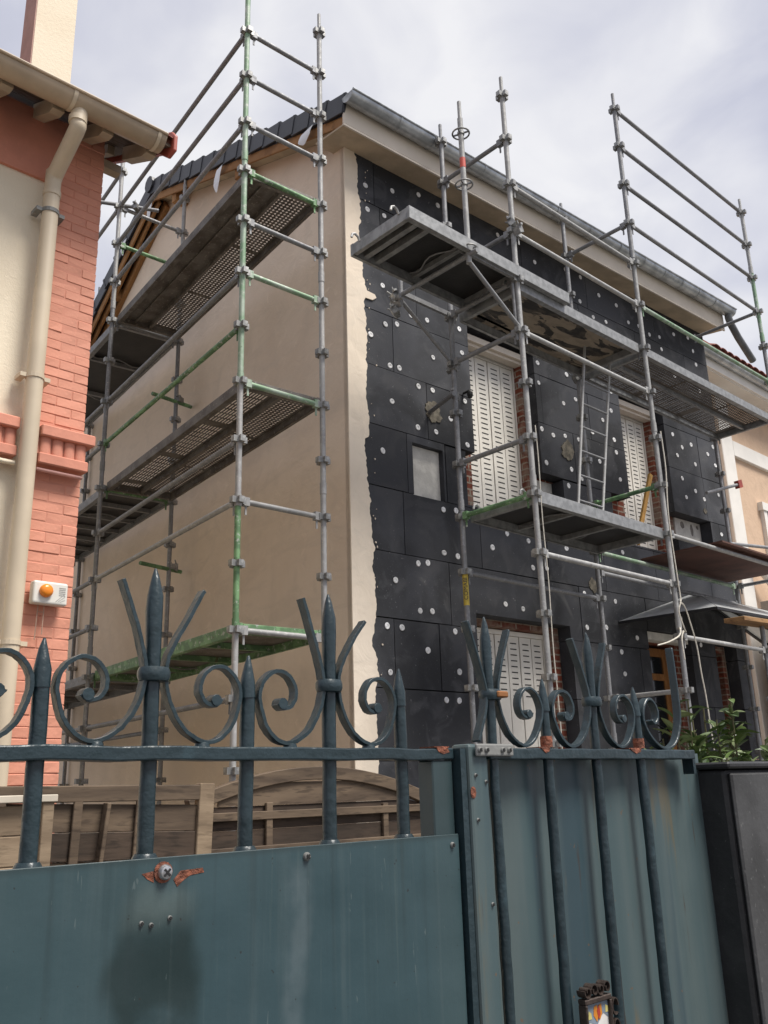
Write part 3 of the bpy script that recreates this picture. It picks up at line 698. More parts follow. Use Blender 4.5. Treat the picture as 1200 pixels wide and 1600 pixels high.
ledger(fs, I(XA,zf(7)), I(XB,zf(7)), GALV); ledger(fs, I(XB,zf(6)), I(XC,zf(6)), GREENF); ledger(fs, I(XB,zf(6)-.22), I(XC,zf(6)-.22), GALV)
for k in (-1,1,3,5): ledger(fs, O(XA,zf(k)), I(XA,zf(k)), GALV, 'transom')
ledger(fs, O(XA,zf(6)), I(XA,zf(6)), GREEN, 'transom')
for k, m in ((-1,GALV),(5,GREEN),(9,GALVL),(6,GALV),(2,GALV)): ledger(fs, O(XB,zf(k)), I(XB,zf(k)), m, 'transom')
ledger(fs, O(XA,zf(2)), I(XA,zf(2)), GALV, 'transom'); ledger(fs, O(XC,zf(2)), I(XC,zf(2)), GALV, 'transom'); ledger(fs, O(XC,zf(6)), I(XC,zf(6)), GALV, 'transom')
tube(fs, O(XC,zf(-1)), (XC,5.28,zf(-1)), GALV, 'transom'); tube(fs,(XC,5.25,zf(-1)-.08),(XC,5.25,zf(-1)+.05),GALV,'transom_pin',.012)
tube(fs, I(XC,4.50), (11.9,5.18,4.62), GALV, 'tie_tube')
# cantilever brackets left of the first bay
MB().tube((5.09,YO,5.85),(5.09,YO,7.32),TR,12).tube((5.09,YO,7.32),(5.09,YO,7.50),.0175,10).build('standard', GALVL, fs, world=True, smooth=True)
MB().tube((5.09,YO,6.80),(5.09,YO,6.90),TR+.0015,14).build('red_tape', simple('red_tape', (.62,.10,.07), .6), fs, world=True, smooth=True)
for z in (7.16,6.63,5.99):
    w_ = MB(); w_.path([(.075*math.cos(t*math.pi/9),.075*math.sin(t*math.pi/9),0) for t in range(19)], .008, 6)
    for k in range(4): w_.obox((.05*math.cos(k*math.pi/2+.4),.05*math.sin(k*math.pi/2+.4),0),(.028*math.cos(k*math.pi/2+.4),.028*math.sin(k*math.pi/2+.4),0),(-.006*math.sin(k*math.pi/2+.4),.006*math.cos(k*math.pi/2+.4),0),(0,0,.006))
    w_.lathe([(.032,-.012),(.032,.012)],12); o = w_.build('rosette', COLLAR, fs, smooth=True); o.location = Vector((5.09,YO,z))-fs.location
for y in (YO, YI):
    tube(fs,(5.09,y,5.87),(XA,y,5.45),GALV,'brace',.019)
    MB().beam((5.09,y,5.955),(XA,y,5.955),.03,.045).build('bracket_arm', GALV, fs, world=True)
tube(fs,(5.09,YO-.1,5.93),(5.09,YI+.12,5.93),GALV,'bracket_tube')
tube(fs,(5.09,YI,5.84),(5.09,YI,6.10),GALV,'bracket_post')
for c in ((5.09,YI+.07,5.95),(5.05,YI,5.82),(5.03,YI+.02,5.75),(XA-.03,YO-.02,6.50),(XA,YO-.06,6.42),(XA+.02,YI,5.40),(XB-.02,YI,5.9)): coupler(fs, c, random.uniform(0,3), random.uniform(-.6,.6))
tube(fs,(XA-.02,YO+.03,5.35),(XA-.03,YO+.03,5.93),GALV,'brace',.016)
# wall ties
tube(fs,(XA-.06,YI-.06,5.10),(5.93,5.72,5.17),GALV,'wall_tie'); coupler(fs,(XA+.04,YI+.02,5.14),.4)
tube(fs,(9.98,5.0,4.97),(10.83,5.0,5.25),GALV,'wall_tie',.02); MB().obox((10.87,5.0,5.265),(.05,0,.017),(0,.03,0),(-.01,0,.05)).build('red_clamp', simple('red_clamp',(.33,.05,.03),.5), fs, world=True)
# maker's sticker on the inner standard, facing the street
d_ = Vector((-.74,-.67,0)).normalized(); sp_ = Vector((XA+.02,YI,3.285))
STK = simple('yellow_sticker',(.62,.46,.06),.5)
MB().tube((XA+.02,YI,3.14),(XA+.02,YI,3.43),TR+.0012,16,cap=False).build('sticker', STK, fs, world=True, smooth=True)
tx = bpy.data.curves.new('sticker_text','FONT'); tx.body = 'COMABI'; tx.size = .052; tx.align_x = 'CENTER'; tx.align_y = 'CENTER'; tx.extrude = .0008
to = bpy.data.objects.new('tmp', tx); COL.objects.link(to); bpy.context.view_layer.update()
tme = bpy.data.meshes.new_from_object(to.evaluated_get(bpy.context.evaluated_depsgraph_get())); COL.objects.unlink(to); bpy.data.objects.remove(to)
tme.materials.clear(); tme.materials.append(simple('sticker_ink',(.02,.02,.03),.5))
t_o = link('sticker_lettering', tme, fs)
side = Vector((d_.y,-d_.x,0))
t_o.matrix_local = Matrix.Translation(sp_+d_*(TR+.002)-fs.location) @ Matrix(((0,side.x,d_.x),(0,side.y,d_.y),(1,0,0))).to_4x4()

dA = deck_frame('scaffold_deck', (4.36,4.31), (6.45,4.31), (4.36,5.03), 6.04, 'aluminium framed cantilever deck overhanging the house corner', 'solid', ALU, DARKPLY, .11, group=FD, cross=2)
deck_frame('scaffold_deck', (XA+.07,4.37), (XB-.07,4.37), (XA+.07,5.12), 5.95, 'front scaffold deck with peeling black and beige underside', 'solid', ALU, PEEL, .10, group=FD, cross=0, wav=False)
deck_frame('scaffold_deck', (XB+.05,4.37), (XC-.02,4.37), (XB+.05,5.14), 5.95, 'long perforated front deck under the right end of the eaves', 'pl', ALU, DECKS, .09, group=FD)
deck_frame('scaffold_deck', (XA+.06,4.36), (XB-.06,4.36), (XA+.06,5.12), 3.96, 'lower front deck with bright aluminium rail carrying the ladder', 'solid', ALU, DARKPLY, .10, group=FD, cross=2)
for x in (.14,.27): MB().box(x-.025,x+.025,.036,.684,-.065,-.003).build('cross_bar', ALU, dA)
pd = tag(empty('plywood_platform',(8.70,4.26,3.985)), 'brown plywood sheet laid across scaffold tubes above the door canopy', 'plywood sheet')
MB().box(0,1.95,0,.97,0,.018).build('sheet', BROWNPLY, pd)
MB().box(0.02,1.93,.10,.15,-.03,-.001).build('batten', BROWNPLY, pd)

# ladder
ld = tag(empty('ladder',(6.83,4.75,3.98)), 'slim aluminium ladder leaning between the lower and upper front decks', 'ladder')
l0 = Vector((6.81,4.7,4.0)); l1 = Vector((7.25,4.72,5.93)); r0 = Vector((7.20,4.7,4.0)); r1 = Vector((7.70,4.72,5.93))
MB().tube(l0,l1,.014,10).build('stile', GALVL, ld, world=True, smooth=True); MB().tube(r0,r1,.014,10).build('stile', GALVL, ld, world=True, smooth=True)
for k in range(7):
    t = .10+k*.137; MB().tube(l0.lerp(l1,t), r0.lerp(r1,t), .011, 8).build('rung', GALV, ld, world=True, smooth=True)
OW = wood('yellow_timber', (.62,.36,.10), (.50,.27,.07), (1,1,.5), .6)
bt = tag(MB().beam((9.11,5.22,5.08),(8.72,5.26,4.18),.035,.055).build('timber_batten', OW, bevel=.004), 'bright yellow timber batten leaning across the right first-floor shutter', 'timber')
tb = tag(MB().beam((8.79,4.30,3.19),(10.7,4.36,3.27),.22,.045).build('timber_plank', wood('weathered_plank',(.33,.19,.085),(.2,.11,.05),(.5,2,2)), bevel=.004), 'weathered wooden scaffold plank at right edge beside the canopy', 'timber')
ROPEM = simple('white_rope',(.62,.58,.50),.9,0,.2,40,.4,200)
def curve_pts(c, n=10):
    c = [Vector(p) for p in c]; out_ = []
    for i in range(len(c)-1):
        p0 = c[max(i-1,0)]; p1 = c[i]; p2 = c[i+1]; p3 = c[min(i+2,len(c)-1)]
        for j in range(n):
            t = j/n; out_.append(.5*((2*p1)+(-p0+p2)*t+(2*p0-5*p1+4*p2-p3)*t*t+(-p0+3*p1-3*p2+p3)*t**3))
    out_.append(c[-1]); return out_
rp = MB()
rp.path(curve_pts([(7.80,4.30,5.0),(7.79,4.29,4.6),(7.73,4.29,4.1),(7.75,4.29,3.5),(7.76,4.29,3.30),(7.73,4.28,3.24),(7.70,4.29,3.15),(7.74,4.28,3.0),(7.79,4.30,2.97),(7.77,4.36,3.0),(7.70,4.30,3.0),(7.62,4.27,2.92),(7.40,4.26,2.84),(7.24,4.28,2.80)],8), .0075, 6)
rp.path(curve_pts([(7.73,4.28,3.24),(7.80,4.28,3.21),(7.86,4.28,3.08),(7.93,4.28,2.85),(7.95,4.28,2.6),(7.98,4.28,2.37),(8.0,4.28,1.9)],8), .0075, 6)
rp.path(curve_pts([(7.74,4.29,2.98),(7.67,4.28,2.88),(7.66,4.27,2.70)],6), .0075, 6)
tag(rp.build('rope', ROPEM, smooth=True), 'thin white rope knotted round a scaffold upright above the plants', 'rope')
cbm = MB().path([(XA+.075,YO-.02,4.4-.01*k+ 0) if False else (XA+.05+.006*math.sin(k*.7),YO-.03,4.55-.12*k) for k in range(26)], .005, 5)
tag(cbm.build('cable', ROPEM, smooth=True), 'thin cord hanging down along the scaffold upright by the ground floor shutter', 'cord')

# ------------------------------------------------------------------ neighbour house (left, salmon brick corner)
NY, NX = 4.80, 2.06
nb = tag(empty('neighbour_house', (0,NY,0)), 'cream rendered house with painted salmon brick corner and beige gutter', 'house')
NB = lambda mb, n, m, par=nb, **k: mb.build(n, m, par, world=True, **k)
def cream_n():
    m = Mt('cream_roughcast', (.78,.69,.54), .95, 0, .2); m.patch(2, .4, .7, (.73,.63,.48), .7); m.bump(m.noise(110, 4), .35, .006); m.bump(m.noise(30, 3), .25, .01)
    return m.done()
CREAMN = cream_n()
def salm(name, col, ov):
    m = Mt(name, col, .7, 0, .35); m.patch(5, .40, .65, tuple(c*.86 for c in col), .8); m.patch(22, .6, .72, tuple(min(1,c*1.1) for c in col), .5)
    m.objvar(ov); m.bump(m.noise(45, 4), .3, .004); m.bump(m.noise(12, 3), .2, .012); return m.done()
SAL = salm('salmon_painted_brick', (.635,.278,.188), .14); SALD = salm('salmon_joint_paint', (.59,.25,.17), 0); SALU = salm('salmon_painted_band', (.605,.25,.17), .08)
NB(MB().box(-2.0,1.79,NY+.02,NY+7,0,5.75), 'wall', CREAMN)
NB(MB().box(1.7905,NX-.006,NY-.0018,NY+.45,0,5.75), 'corner_pier', SALD)
NB(MB().box(1.7905,NX-.014,NY+.4505,NY+7,0,5.75), 'side_wall', CREAMN)
NB(MB().box(-2.0,1.79,NY-.004,NY+.0195,5.27,5.74), 'frieze', SALU)
# individual painted bricks on the corner pier
CH = .0585
def brick_me(wd, seed):
    rr = random.Random(seed); mb = MB(); h = CH-.0045
    vv = []
    for y in (0,.034):
        for x, z in ((0,0),(wd,0),(wd,h),(0,h)): vv.append((x+rr.uniform(-.0016,.0016), y+(rr.uniform(-.0025,.0025) if y == 0 else 0), z+rr.uniform(-.0018,.0018)))
    mb.add(vv, [(0,1,2,3),(7,6,5,4),(0,4,5,1),(1,5,6,2),(2,6,7,3),(3,7,4,0)])
    me = mb.mesh('brick', SAL)
    bm = bmesh.new(); bm.from_mesh(me); bmesh.ops.bevel(bm, geom=[e for e in bm.edges], offset=.003, segments=1, affect='EDGES'); bm.to_mesh(me); bm.free()
    return me
PW = NX-1.79
LONG = [brick_me(.178,i) for i in range(5)]; SHORT = [brick_me(PW-.178-.0045,i+9) for i in range(5)]; MID = [brick_me(PW*.5-.003,i+20) for i in range(4)]
z = .02; k = 0
while z < 5.68:
    if not (3.40 < z+CH/2 < 3.665):
        if k % 2 == 0: lay = ((LONG,0),(SHORT,.1825))
        else: lay = ((SHORT,0),(LONG,PW-.178))
        for lst, x in lay:
            o = link('brick', random.choice(lst), nb); o.location = (1.79+x, -.0045+random.uniform(-.0015,.0015), z)
    z += CH; k += 1
# string course: band, row of rounded brick teeth, band, small moulding
for (x0,x1,dz) in ((-2.0,1.665,.018),(1.775,NX+.03,0)):
    yo = .0 if x0 < 0 else -.03
    NB(MB().box(x0,x1,NY-.075+yo,NY+.02,3.585+dz,3.65+dz), 'string_course', SALU, bevel=.006)
    NB(MB().box(x0,x1-(0 if x0<0 else .028),NY-.060+yo,NY+.02,3.425+dz,3.487+dz), 'string_course', SALU, bevel=.006)
    NB(MB().box(x0,x1-(.01 if x0<0 else .045),NY-.030+yo,NY+.02,3.487+dz,3.585+dz), 'string_course_back', SALD)
    if x0 < 0: NB(MB().tube((x0,NY-.035,3.41),(x1,NY-.035,3.41),.014,10), 'cable_conduit', CREAMN, smooth=True)
    else: NB(MB().tube((x0,NY-.06,3.395),(x1-.05,NY-.06,3.395),.011,10), 'cable_conduit', simple('pink_conduit',(.62,.32,.27),.4), smooth=True)
TOO = MB(); TOO.add([(.030*math.cos(a_)*1.0, -.030*math.sin(a_), zz) for zz in (0,.096) for a_ in [math.pi*j/8 for j in range(9)]], [(j,j+1,9+j+1,9+j) for j in range(8)]+[tuple(range(9)),tuple(range(9,18))])
TOOM = TOO.mesh('rounded_brick', SALU); shade(TOOM, 60)
for x in [1.63-.075*j for j in range(9)] + [1.815,1.885,1.955,2.020]:
    right = x > 1.7
    o = link('rounded_brick', TOOM, nb); o.scale = (1.05,.6,1); o.location = (x, -.032-(.03 if right else 0), 3.488+(0 if right else .018))
# downpipe
PIPE = simple('beige_pipe',(.60,.50,.365),.45,0,.14,2.5)
px_, py_ = 1.715, NY-.085
po = NB(MB().path(curve_pts([(1.72,4.41,5.56),(1.72,4.41,5.50),(1.72,4.415,5.45),(1.72,4.44,5.41),(px_,4.67,5.27),(px_,4.70,5.24),(px_,py_,5.18),(px_,py_,4.0),(px_,py_,2.0),(px_,py_,.1)],8), .048, 16), 'downpipe', PIPE, smooth=True)
for z in (5.00,3.92,2.42):
    MB().tube((px_,py_,z-.012),(px_,py_,z+.012),.053,16).box(px_-.085,px_-.05,py_-.01,py_+.08,z-.012,z+.012).box(px_+.05,px_+.085,py_-.01,py_+.08,z-.012,z+.012).build('pipe_clamp', STEELG if z > 4.5 else PIPE, po, world=True)
for z in (5.47,5.13): MB().tube((px_,4.412 if z>5.3 else py_-.0,z-.018),(px_,4.412 if z>5.3 else py_,z+.018),.0525,16).build('pipe_joint', PIPE, po, world=True, smooth=True)
# eaves: soffit boards, rafter tails, gutter, tiles
SOFN = wood('grey_brown_soffit',(.115,.085,.062),(.07,.05,.038),(1,.4,1)); RAF = simple('beige_rafter',(.45,.365,.26),.7,0,.25,4)
NE = 2.31                                             # right verge
sn = lambda y: 5.555+(y-4.4)*.50
for k in range(5):
    y0 = 4.36+k*.10; 
    NB(MB().add([(-2,y0,sn(y0)+.02),(NE,y0,sn(y0)+.02),(NE,y0+.094,sn(y0+.094)+.02),(-2,y0+.094,sn(y0+.094)+.02),(-2,y0,sn(y0)+.04),(NE,y0,sn(y0)+.04),(NE,y0+.094,sn(y0+.094)+.04),(-2,y0+.094,sn(y0+.094)+.04)],[(0,3,2,1),(4,5,6,7),(0,1,5,4),(1,2,6,5),(2,3,7,6),(3,0,4,7)]), 'soffit_board', SOFN)
for x in (.42,.72,1.02,1.32,1.62,1.93,2.22):
    NB(MB().prism([(4.47,sn(4.47)-.06),(4.47,sn(4.47)+.018),(4.81,sn(4.81)+.018),(4.81,sn(4.81)-.085),(4.53,sn(4.53)-.085)], lambda y,z: (x-.035,y,z), lambda y,z: (x+.035,y,z)), 'rafter_tail', RAF)
for k,(y0,y1) in enumerate(((4.82,5.6),(5.62,6.4))):
    pass
NB(MB().prism([(4.86,sn(4.86)+.02),(9.0,sn(9)+.02),(9.0,sn(9)+.042),(4.86,sn(4.86)+.042)], lambda y,z: (NX-.01,y,z), lambda y,z: (NE-.04,y,z)), 'verge_soffit', SOFN)
NB(MB().prism([(4.9,sn(4.9)-.05),(9,sn(9)-.05),(9,sn(9)+.018),(4.9,sn(4.9)+.018)], lambda y,z: (2.12,y,z), lambda y,z: (2.17,y,z)), 'verge_rafter', RAF)
NB(MB().box(2.03,2.27,5.00,5.07,5.72,5.78), 'verge_bracket', RAF)
NB(MB().prism([(4.37,sn(4.37)+.045),(12,sn(12)+.045),(12,sn(12)+.10),(4.37,sn(4.37)+.10)], lambda y,z: (-2,y,z), lambda y,z: (NE+.02,y,z)), 'roof', simple('roof_underlay',(.2,.08,.05),.9))
gn = MB(); vv = []; ff = []; gy, gz, gr = 4.40, 5.60, .080
for x in (-2.0, NE-.06):
    for rr in (gr, gr-.004):
        for j in range(13):
            a = math.pi+math.pi*j/12; vv.append((x, gy+rr*math.cos(a), gz+rr*math.sin(a)))
for j in range(12): ff += [(j,j+1,26+j+1,26+j),(13+j,14+j,39+j+1,39+j)]
gn.add(vv, ff); gn.add([(NE-.06,gy+gr*math.cos(math.pi+math.pi*j/12),gz+gr*math.sin(math.pi+math.pi*j/12)) for j in range(13)],[tuple(range(13))])
gn.tube((-2,gy-gr-.004,gz),(NE-.06,gy-gr-.004,gz),.010,8)
gno = NB(gn, 'gutter', simple('beige_gutter',(.46,.355,.245),.45,0,.3,2.5), smooth=True)
for x in (1.0,1.66,2.20):
    s = MB(); vv = []
    for uu in (x-.012,x+.012):
        vv += [(uu,gy+(gr+.004)*math.cos(math.pi+math.pi*j/12),gz+(gr+.004)*math.sin(math.pi+math.pi*j/12)) for j in range(13)]
    s.add(vv,[(j,j+1,14+j,13+j) for j in range(12)]).build('gutter_strap', PIPE, gno, world=True, smooth=True)
RT = simple('red_clay_tile',(.25,.085,.06),.8,0,.3,7,.3,40,.3)
tl = MB(); n_ = 10
vv = []
for y, zz in ((0,0),(.36,.18)):
    for rr in (.072,.060):
        vv += [(rr*math.cos(math.pi*j/n_), y, zz+rr*.42*math.sin(math.pi*j/n_)) for j in range(n_+1)]
m1 = n_+1
ff = [(j,j+1,2*m1+j+1,2*m1+j) for j in range(n_)]+[(m1+j,3*m1+j,3*m1+j+1,m1+j+1) for j in range(n_)]+[(j,m1+j,m1+j+1,j+1) for j in range(n_)]
tl.add(vv,ff); TLM = tl.mesh('roof_tile', RT); shade(TLM)
for r_ in range(3):
    for i in range(15):
        x = NE-.06-i*.15
        o = link('roof_tile', TLM, nb); o.location = (x, 4.33+r_*.31-NY, sn(4.33+r_*.31)+.066+random.uniform(-.004,.004)); o.rotation_euler.z = random.uniform(-.02,.02)
REDV = simple('red_verge_trim',(.40,.085,.055),.5,0,.2,5)
NB(MB().prism([(4.315,sn(4.315)+.11),(4.32,sn(4.315)+.0),(4.40,sn(4.40)-.055),(4.50,sn(4.50)-.02),(9,sn(9)+.03),(9,sn(9)+.17),(4.36,sn(4.36)+.14)], lambda y,z: (NE-.015,y,z), lambda y,z: (NE+.012,y,z)), 'verge_trim', REDV, bevel=.008, seg=2)
# chimney
chm = tag(empty('chimney',(2.05,6.2,5.9),0,nb)); chm.location = (2.05,1.4,5.9)
MB().box(-.13,.185,-.23,.03,0,4.2).build('chimney_stack', CREAMN, chm)
MB().box(-.140,-.131,-.228,.028,0,4.2).build('chimney_brick_edge', salm('weathered_pink_brick',(.42,.25,.2),.05), chm)
# alarm box on the pier
al = tag(empty('alarm_box',(1.905,4.775,2.705)), 'white plastic alarm box with orange lamp on salmon brick corner', 'alarm box')
APL = simple('ivory_plastic',(.70,.68,.62),.45,0,.06,6)
MB().box(-.095,.095,-.062,-.001,-.062,.062).build('housing', APL, al, bevel=.012, seg=3)
gr_ = MB()
for k in range(5): gr_.box(.045,.080,-.0635,-.061,.030-k*.010,.034-k*.010)
for k in range(3): gr_.beam((.03+k*.012,-.0628,-.045),(.08,-.0628,.005-k*.018),.0015,.003)
gr_.build('grille', simple('plastic_groove',(.42,.41,.38),.6), al)
ln_ = MB().lathe([(.036,0),(.036,.014),(.031,.024),(.018,.030),(0,.031)],20); ln_.v = [(x-.028,-.062-z,y+.008) for x,y,z in ln_.v]
AMB = Mt('amber_lens',(.80,.24,.015),.25,0,.6).done()
ln_.build('lamp_lens', AMB, al, smooth=True)
MB().path([(-.045,-.015,-.06),(-.05,-.02,-.15),(-.052,-.02,-.25)],.003,5).path([(-.012,-.015,-.06),(-.016,-.02,-.22)],.003,5).path([(-.05,-.02,-.10),(-.014,-.02,-.10)],.002,5).build('wire', simple('old_wire',(.45,.30,.22),.6), al)

# ------------------------------------------------------------------ house behind, right
rh = tag(empty('beige_house',(13.7,6.5,0)), 'beige house with white bands and red roof behind right end of scaffold', 'house')
RB = lambda mb,n,m,par=rh,**k: mb.build(n,m,par,world=True,**k)
BE = cream_render('pinkish_beige_render',(.58,.42,.30),(.54,.385,.27)); WB = simple('white_trim_paint',(.74,.71,.66),.7,0,.08,3)
RB(MB().box(12.1,24,6.5,14,0,7.95),'wall',BE)
RB(MB().box(13.62,14.02,6.44,6.62,0,7.95),'corner_band',WB,bevel=.01)
RB(MB().box(14.02,24,6.44,6.52,6.82,7.10),'string_band',WB,bevel=.01)
RB(MB().box(12.0,24,6.12,6.5,7.93,8.05),'soffit',WB); RB(MB().box(12.0,24,6.08,6.12,7.95,8.15),'fascia',WB)
rg = RB(MB().tube((12.0,6.02,8.17),(24,6.02,8.17),.085,12),'gutter',ZINC,smooth=True)
RB(MB().prism([(5.98,8.24),(10,9.35),(14,8.24),(14,8.3),(10,9.43),(5.98,8.30)],lambda y,z:(12.0,y,z),lambda y,z:(24,y,z)),'roof',RT)
TL2 = TLM
for i in range(26):
    o = link('roof_tile', TL2, rh); o.location = (12.9+i*.22-13.7, 5.93-6.5, 8.27); o.scale = (1.5,1.5,1.5)
for (x0,z0,z1) in ((14.78,4.9,6.0),(17.2,4.9,6.0)):
    wo = RB(MB().box(x0,x0+.12,6.43,6.51,z0,z1).box(x0+1.2,x0+1.32,6.43,6.51,z0,z1).box(x0-.06,x0+1.38,6.41,6.51,z1,z1+.14),'window',WB)
    MB().box(x0+.12,x0+1.2,6.49,6.505,z0,z1).build('pane', GLASSD, wo, world=True)
RB(MB().path([(14.9,6.3,4.2),(14.3,6.3,4.65),(13.95,6.36,5.0)],.06,10),'downpipe',WB,smooth=True)
lw_ = tag(MB().box(13.5,20,5.9,6.15,0,4.22).build('boundary_wall', simple('grey_cement_wall',(.32,.31,.29),.9,0,.3,3,.3,20)), 'grey cement boundary wall below the beige house at right edge', 'wall')

# ------------------------------------------------------------------ wooden fence panels behind the gate
FW = wood('weathered_fence_timber',(.150,.108,.072),(.075,.053,.037),(.5,2,3)); FWD = wood('dark_fence_slat',(.070,.048,.034),(.036,.026,.019),(.5,2,3)); FWL = wood('pale_fence_timber',(.30,.225,.15),(.20,.145,.095),(.5,2,3))
def fence(name, x, y, rz, lean, label):
    e_ = tag(empty(name,(x,y,0)), label, 'fence panel', 'wooden fence panels behind the gate'); e_.rotation_euler = (0,lean,rz); return e_
fa = fence('fence_panel', 2.62, 4.28, 0, R(2.0), 'weathered square wooden fence panel with crossed battens, slightly tilted')
W_ = 1.9
MB().box(-.09,0,-.02,.03,0,1.70).build('frame_post', FWL, fa, bevel=.004); MB().box(-W_,-W_+.09,-.02,.03,0,1.66).build('frame_post', FW, fa, bevel=.004)
MB().beam((-W_+.09,0,1.615),(-.09,0,1.655),.045,.075).build('top_rail', FW, fa, bevel=.004)
for k in range(12): MB().box(-W_+.09,-.09,-.004+.008*(k % 2),.010+.008*(k % 2),.06+k*.128,.1868+k*.128).build('slat', FW if k % 2 else FWD, fa, bevel=.003)
for x in (-.42,-.74,-1.1,-1.5): MB().box(x-.022,x+.022,-.022,-.006,.04,1.62).build('batten', FW, fa, bevel=.003)
MB().beam((-.70,-.028,.1),(-.60,-.028,1.60),.02,.05,(0,1,0)).build('batten', FW, fa, bevel=.003)
fb = fence('fence_panel', 2.66, 4.50, 0, 0, 'arched weathered wooden fence panel standing under the scaffold')
W_ = 1.9; zc = lambda x: 1.56+.19*(1-((x-W_*.47)/(W_*.50))**2) if True else 0
ar = [(W_*j/20, zc(W_*j/20)) for j in range(21)]
MB().ribbon([(x,z) for x,z in ar], .05, .075).build('arched_rail', FW, fb, bevel=.004)
for x in (0.0,W_-.07): MB().box(x,x+.07,-.03,.03,0,zc(x)+.0).build('frame_post', FW, fb, bevel=.004)
for k in range(13):
    z0 = .04+k*.128; z1 = z0+.1268
    xs = [x for x,z in ar if z-.035 > z0+.02]
    if not xs: continue
    top = [(x, min(z1, zc(x)-.03)) for x in [max(.07,xs[0])+ (min(W_-.07,xs[-1])-max(.07,xs[0]))*j/10 for j in range(11)]]
    poly = [(top[0][0],z0)] + [(x,max(z,z0+.004)) for x,z in top] + [(top[-1][0],z0)]
    d0 = .008*(k % 2)
    MB().prism(poly, lambda x,z: (x,-.005+d0,z), lambda x,z: (x,.008+d0,z)).build('slat', FWD if k % 3 else FW, fb)
for x in (.52,.98,1.42): MB().box(x-.022,x+.022,-.030,-.007,.04,zc(x)-.13).build('batten', FW, fb, bevel=.003)
MB().box(.07,W_-.07,-.034,-.008,1.30,1.36).build('mid_rail', FW, fb, bevel=.003); MB().box(.07,W_-.07,-.036,-.008,1.50,1.545).build('mid_rail', FW, fb, bevel=.003)
fc = fence('fence_panel', 1.68, 4.02, 0, 0, 'pale horizontal-board fence panel with a cream capping at the left edge')
for k in range(13): MB().box(-1.6,-.03,-.008,.010,.04+k*.122,.158+k*.122).build('slat', FWL, fc, bevel=.003)
MB().box(-1.6,.03,-.05,.05,1.635,1.665).build('capping', simple('cream_capping',(.55,.49,.40),.8,0,.15,5), fc, bevel=.003); MB().box(-.03,.02,-.04,.04,0,1.634).build('frame_post', FWL, fc, bevel=.003)

# ------------------------------------------------------------------ laurel plant by the door
HX0, HX1 = 3.55, 5.0
def leafmat(name, col):
    m = Mt(name, col, .38, 0, .5); m.patch(6, .4, .65, tuple(c*.7 for c in col), .8); m.objvar(.5)
    m.b.inputs['Subsurface Weight'].default_value = 0; return m.done()
LF = [leafmat('laurel_leaf',(.10,.155,.042)), leafmat('pale_laurel_leaf',(.18,.23,.09)), leafmat('dark_laurel_leaf',(.055,.095,.032))]
LMS = []
for i in range(6):
    rr = random.Random(i+40); mb = MB(); Ln = rr.uniform(.09,.14); Wd = Ln*rr.uniform(.30,.46); cu = rr.uniform(.15,.5); ns_ = 6; vv = []; ff = []
    for j in range(ns_+1):
        t = j/ns_; ww = Wd*math.sin(math.pi*min(1,t*.93+.05))**.8/2; zc_ = -cu*Ln*t*t
        vv += [(Ln*t,-ww,zc_+ww*.45),(Ln*t,0,zc_),(Ln*t,ww,zc_+ww*.45)]
    for j in range(ns_): ff += [(j*3,j*3+1,j*3+4,j*3+3),(j*3+1,j*3+2,j*3+5,j*3+4)]
    mb.add(vv,ff); me = mb.mesh('leaf', LF[i % 3]); shade(me,80); LMS.append(me)
lp = tag(empty('laurel_shrub',(4.3,2.4,0)), 'broad-leaved green laurel shrub growing behind black gate pillar', 'shrub')
stm = MB(); tips = []
for i in range(64):
    bx_ = random.uniform(4.0,5.5); by_ = random.uniform(2.2,2.8); h = random.uniform(1.66,1.86)
    if i < 10: bx_ = random.uniform(3.95,4.55); by_ = random.uniform(2.2,2.4); h = random.uniform(1.84,2.03)
    tx_ = bx_+random.uniform(-.12,.12); ty_ = by_+random.uniform(-.12,.12)
    stm.tube((bx_,by_,0),(tx_,ty_,h),.009,5,.004); tips.append(((bx_,by_),(tx_,ty_),h))
stm.build('stems', simple('shrub_stem',(.10,.09,.04),.8), lp, world=True)
def leafM(i_, tip):
    (b0,t0,h) = tip; f = 1-random.random()**1.6*.35; z = h*f+random.uniform(-.02,.03)
    p = Vector((b0[0]+(t0[0]-b0[0])*f, b0[1]+(t0[1]-b0[1])*f, z))
    return Matrix.Translation(p) @ Matrix.Rotation(random.uniform(0,6.28),4,'Z') @ Matrix.Rotation(R(random.uniform(-62,22)),4,'Y') @ Matrix.Rotation(random.uniform(-.7,.7),4,'X') @ Matrix.Scale(random.uniform(.5,1.0),4)
for i in range(290):
    o = link('leaf', random.choice(LMS), lp); tip = tips[i % len(tips)]; mt_ = leafM(i, tip); o.matrix_local = Matrix.Translation(-lp.location) @ mt_
ms = MB()
for i in range(2800):
    me = random.choice(LMS); tip = random.choice(tips); mt_ = leafM(i, (tip[0],tip[1],tip[2]*.97)); ms.mi = 0
    if random.random() < .5: mt_ = Matrix.Translation((0,0,-random.uniform(0,.5))) @ mt_
    ms.mat(random.choice((0,0,2,1))); ms.add([mt_ @ v.co for v in me.vertices], [tuple(p.vertices) for p in me.polygons])
lo_ = ms.build('foliage', LF, lp, world=True, smooth=True); lo_['kind'] = 'stuff'

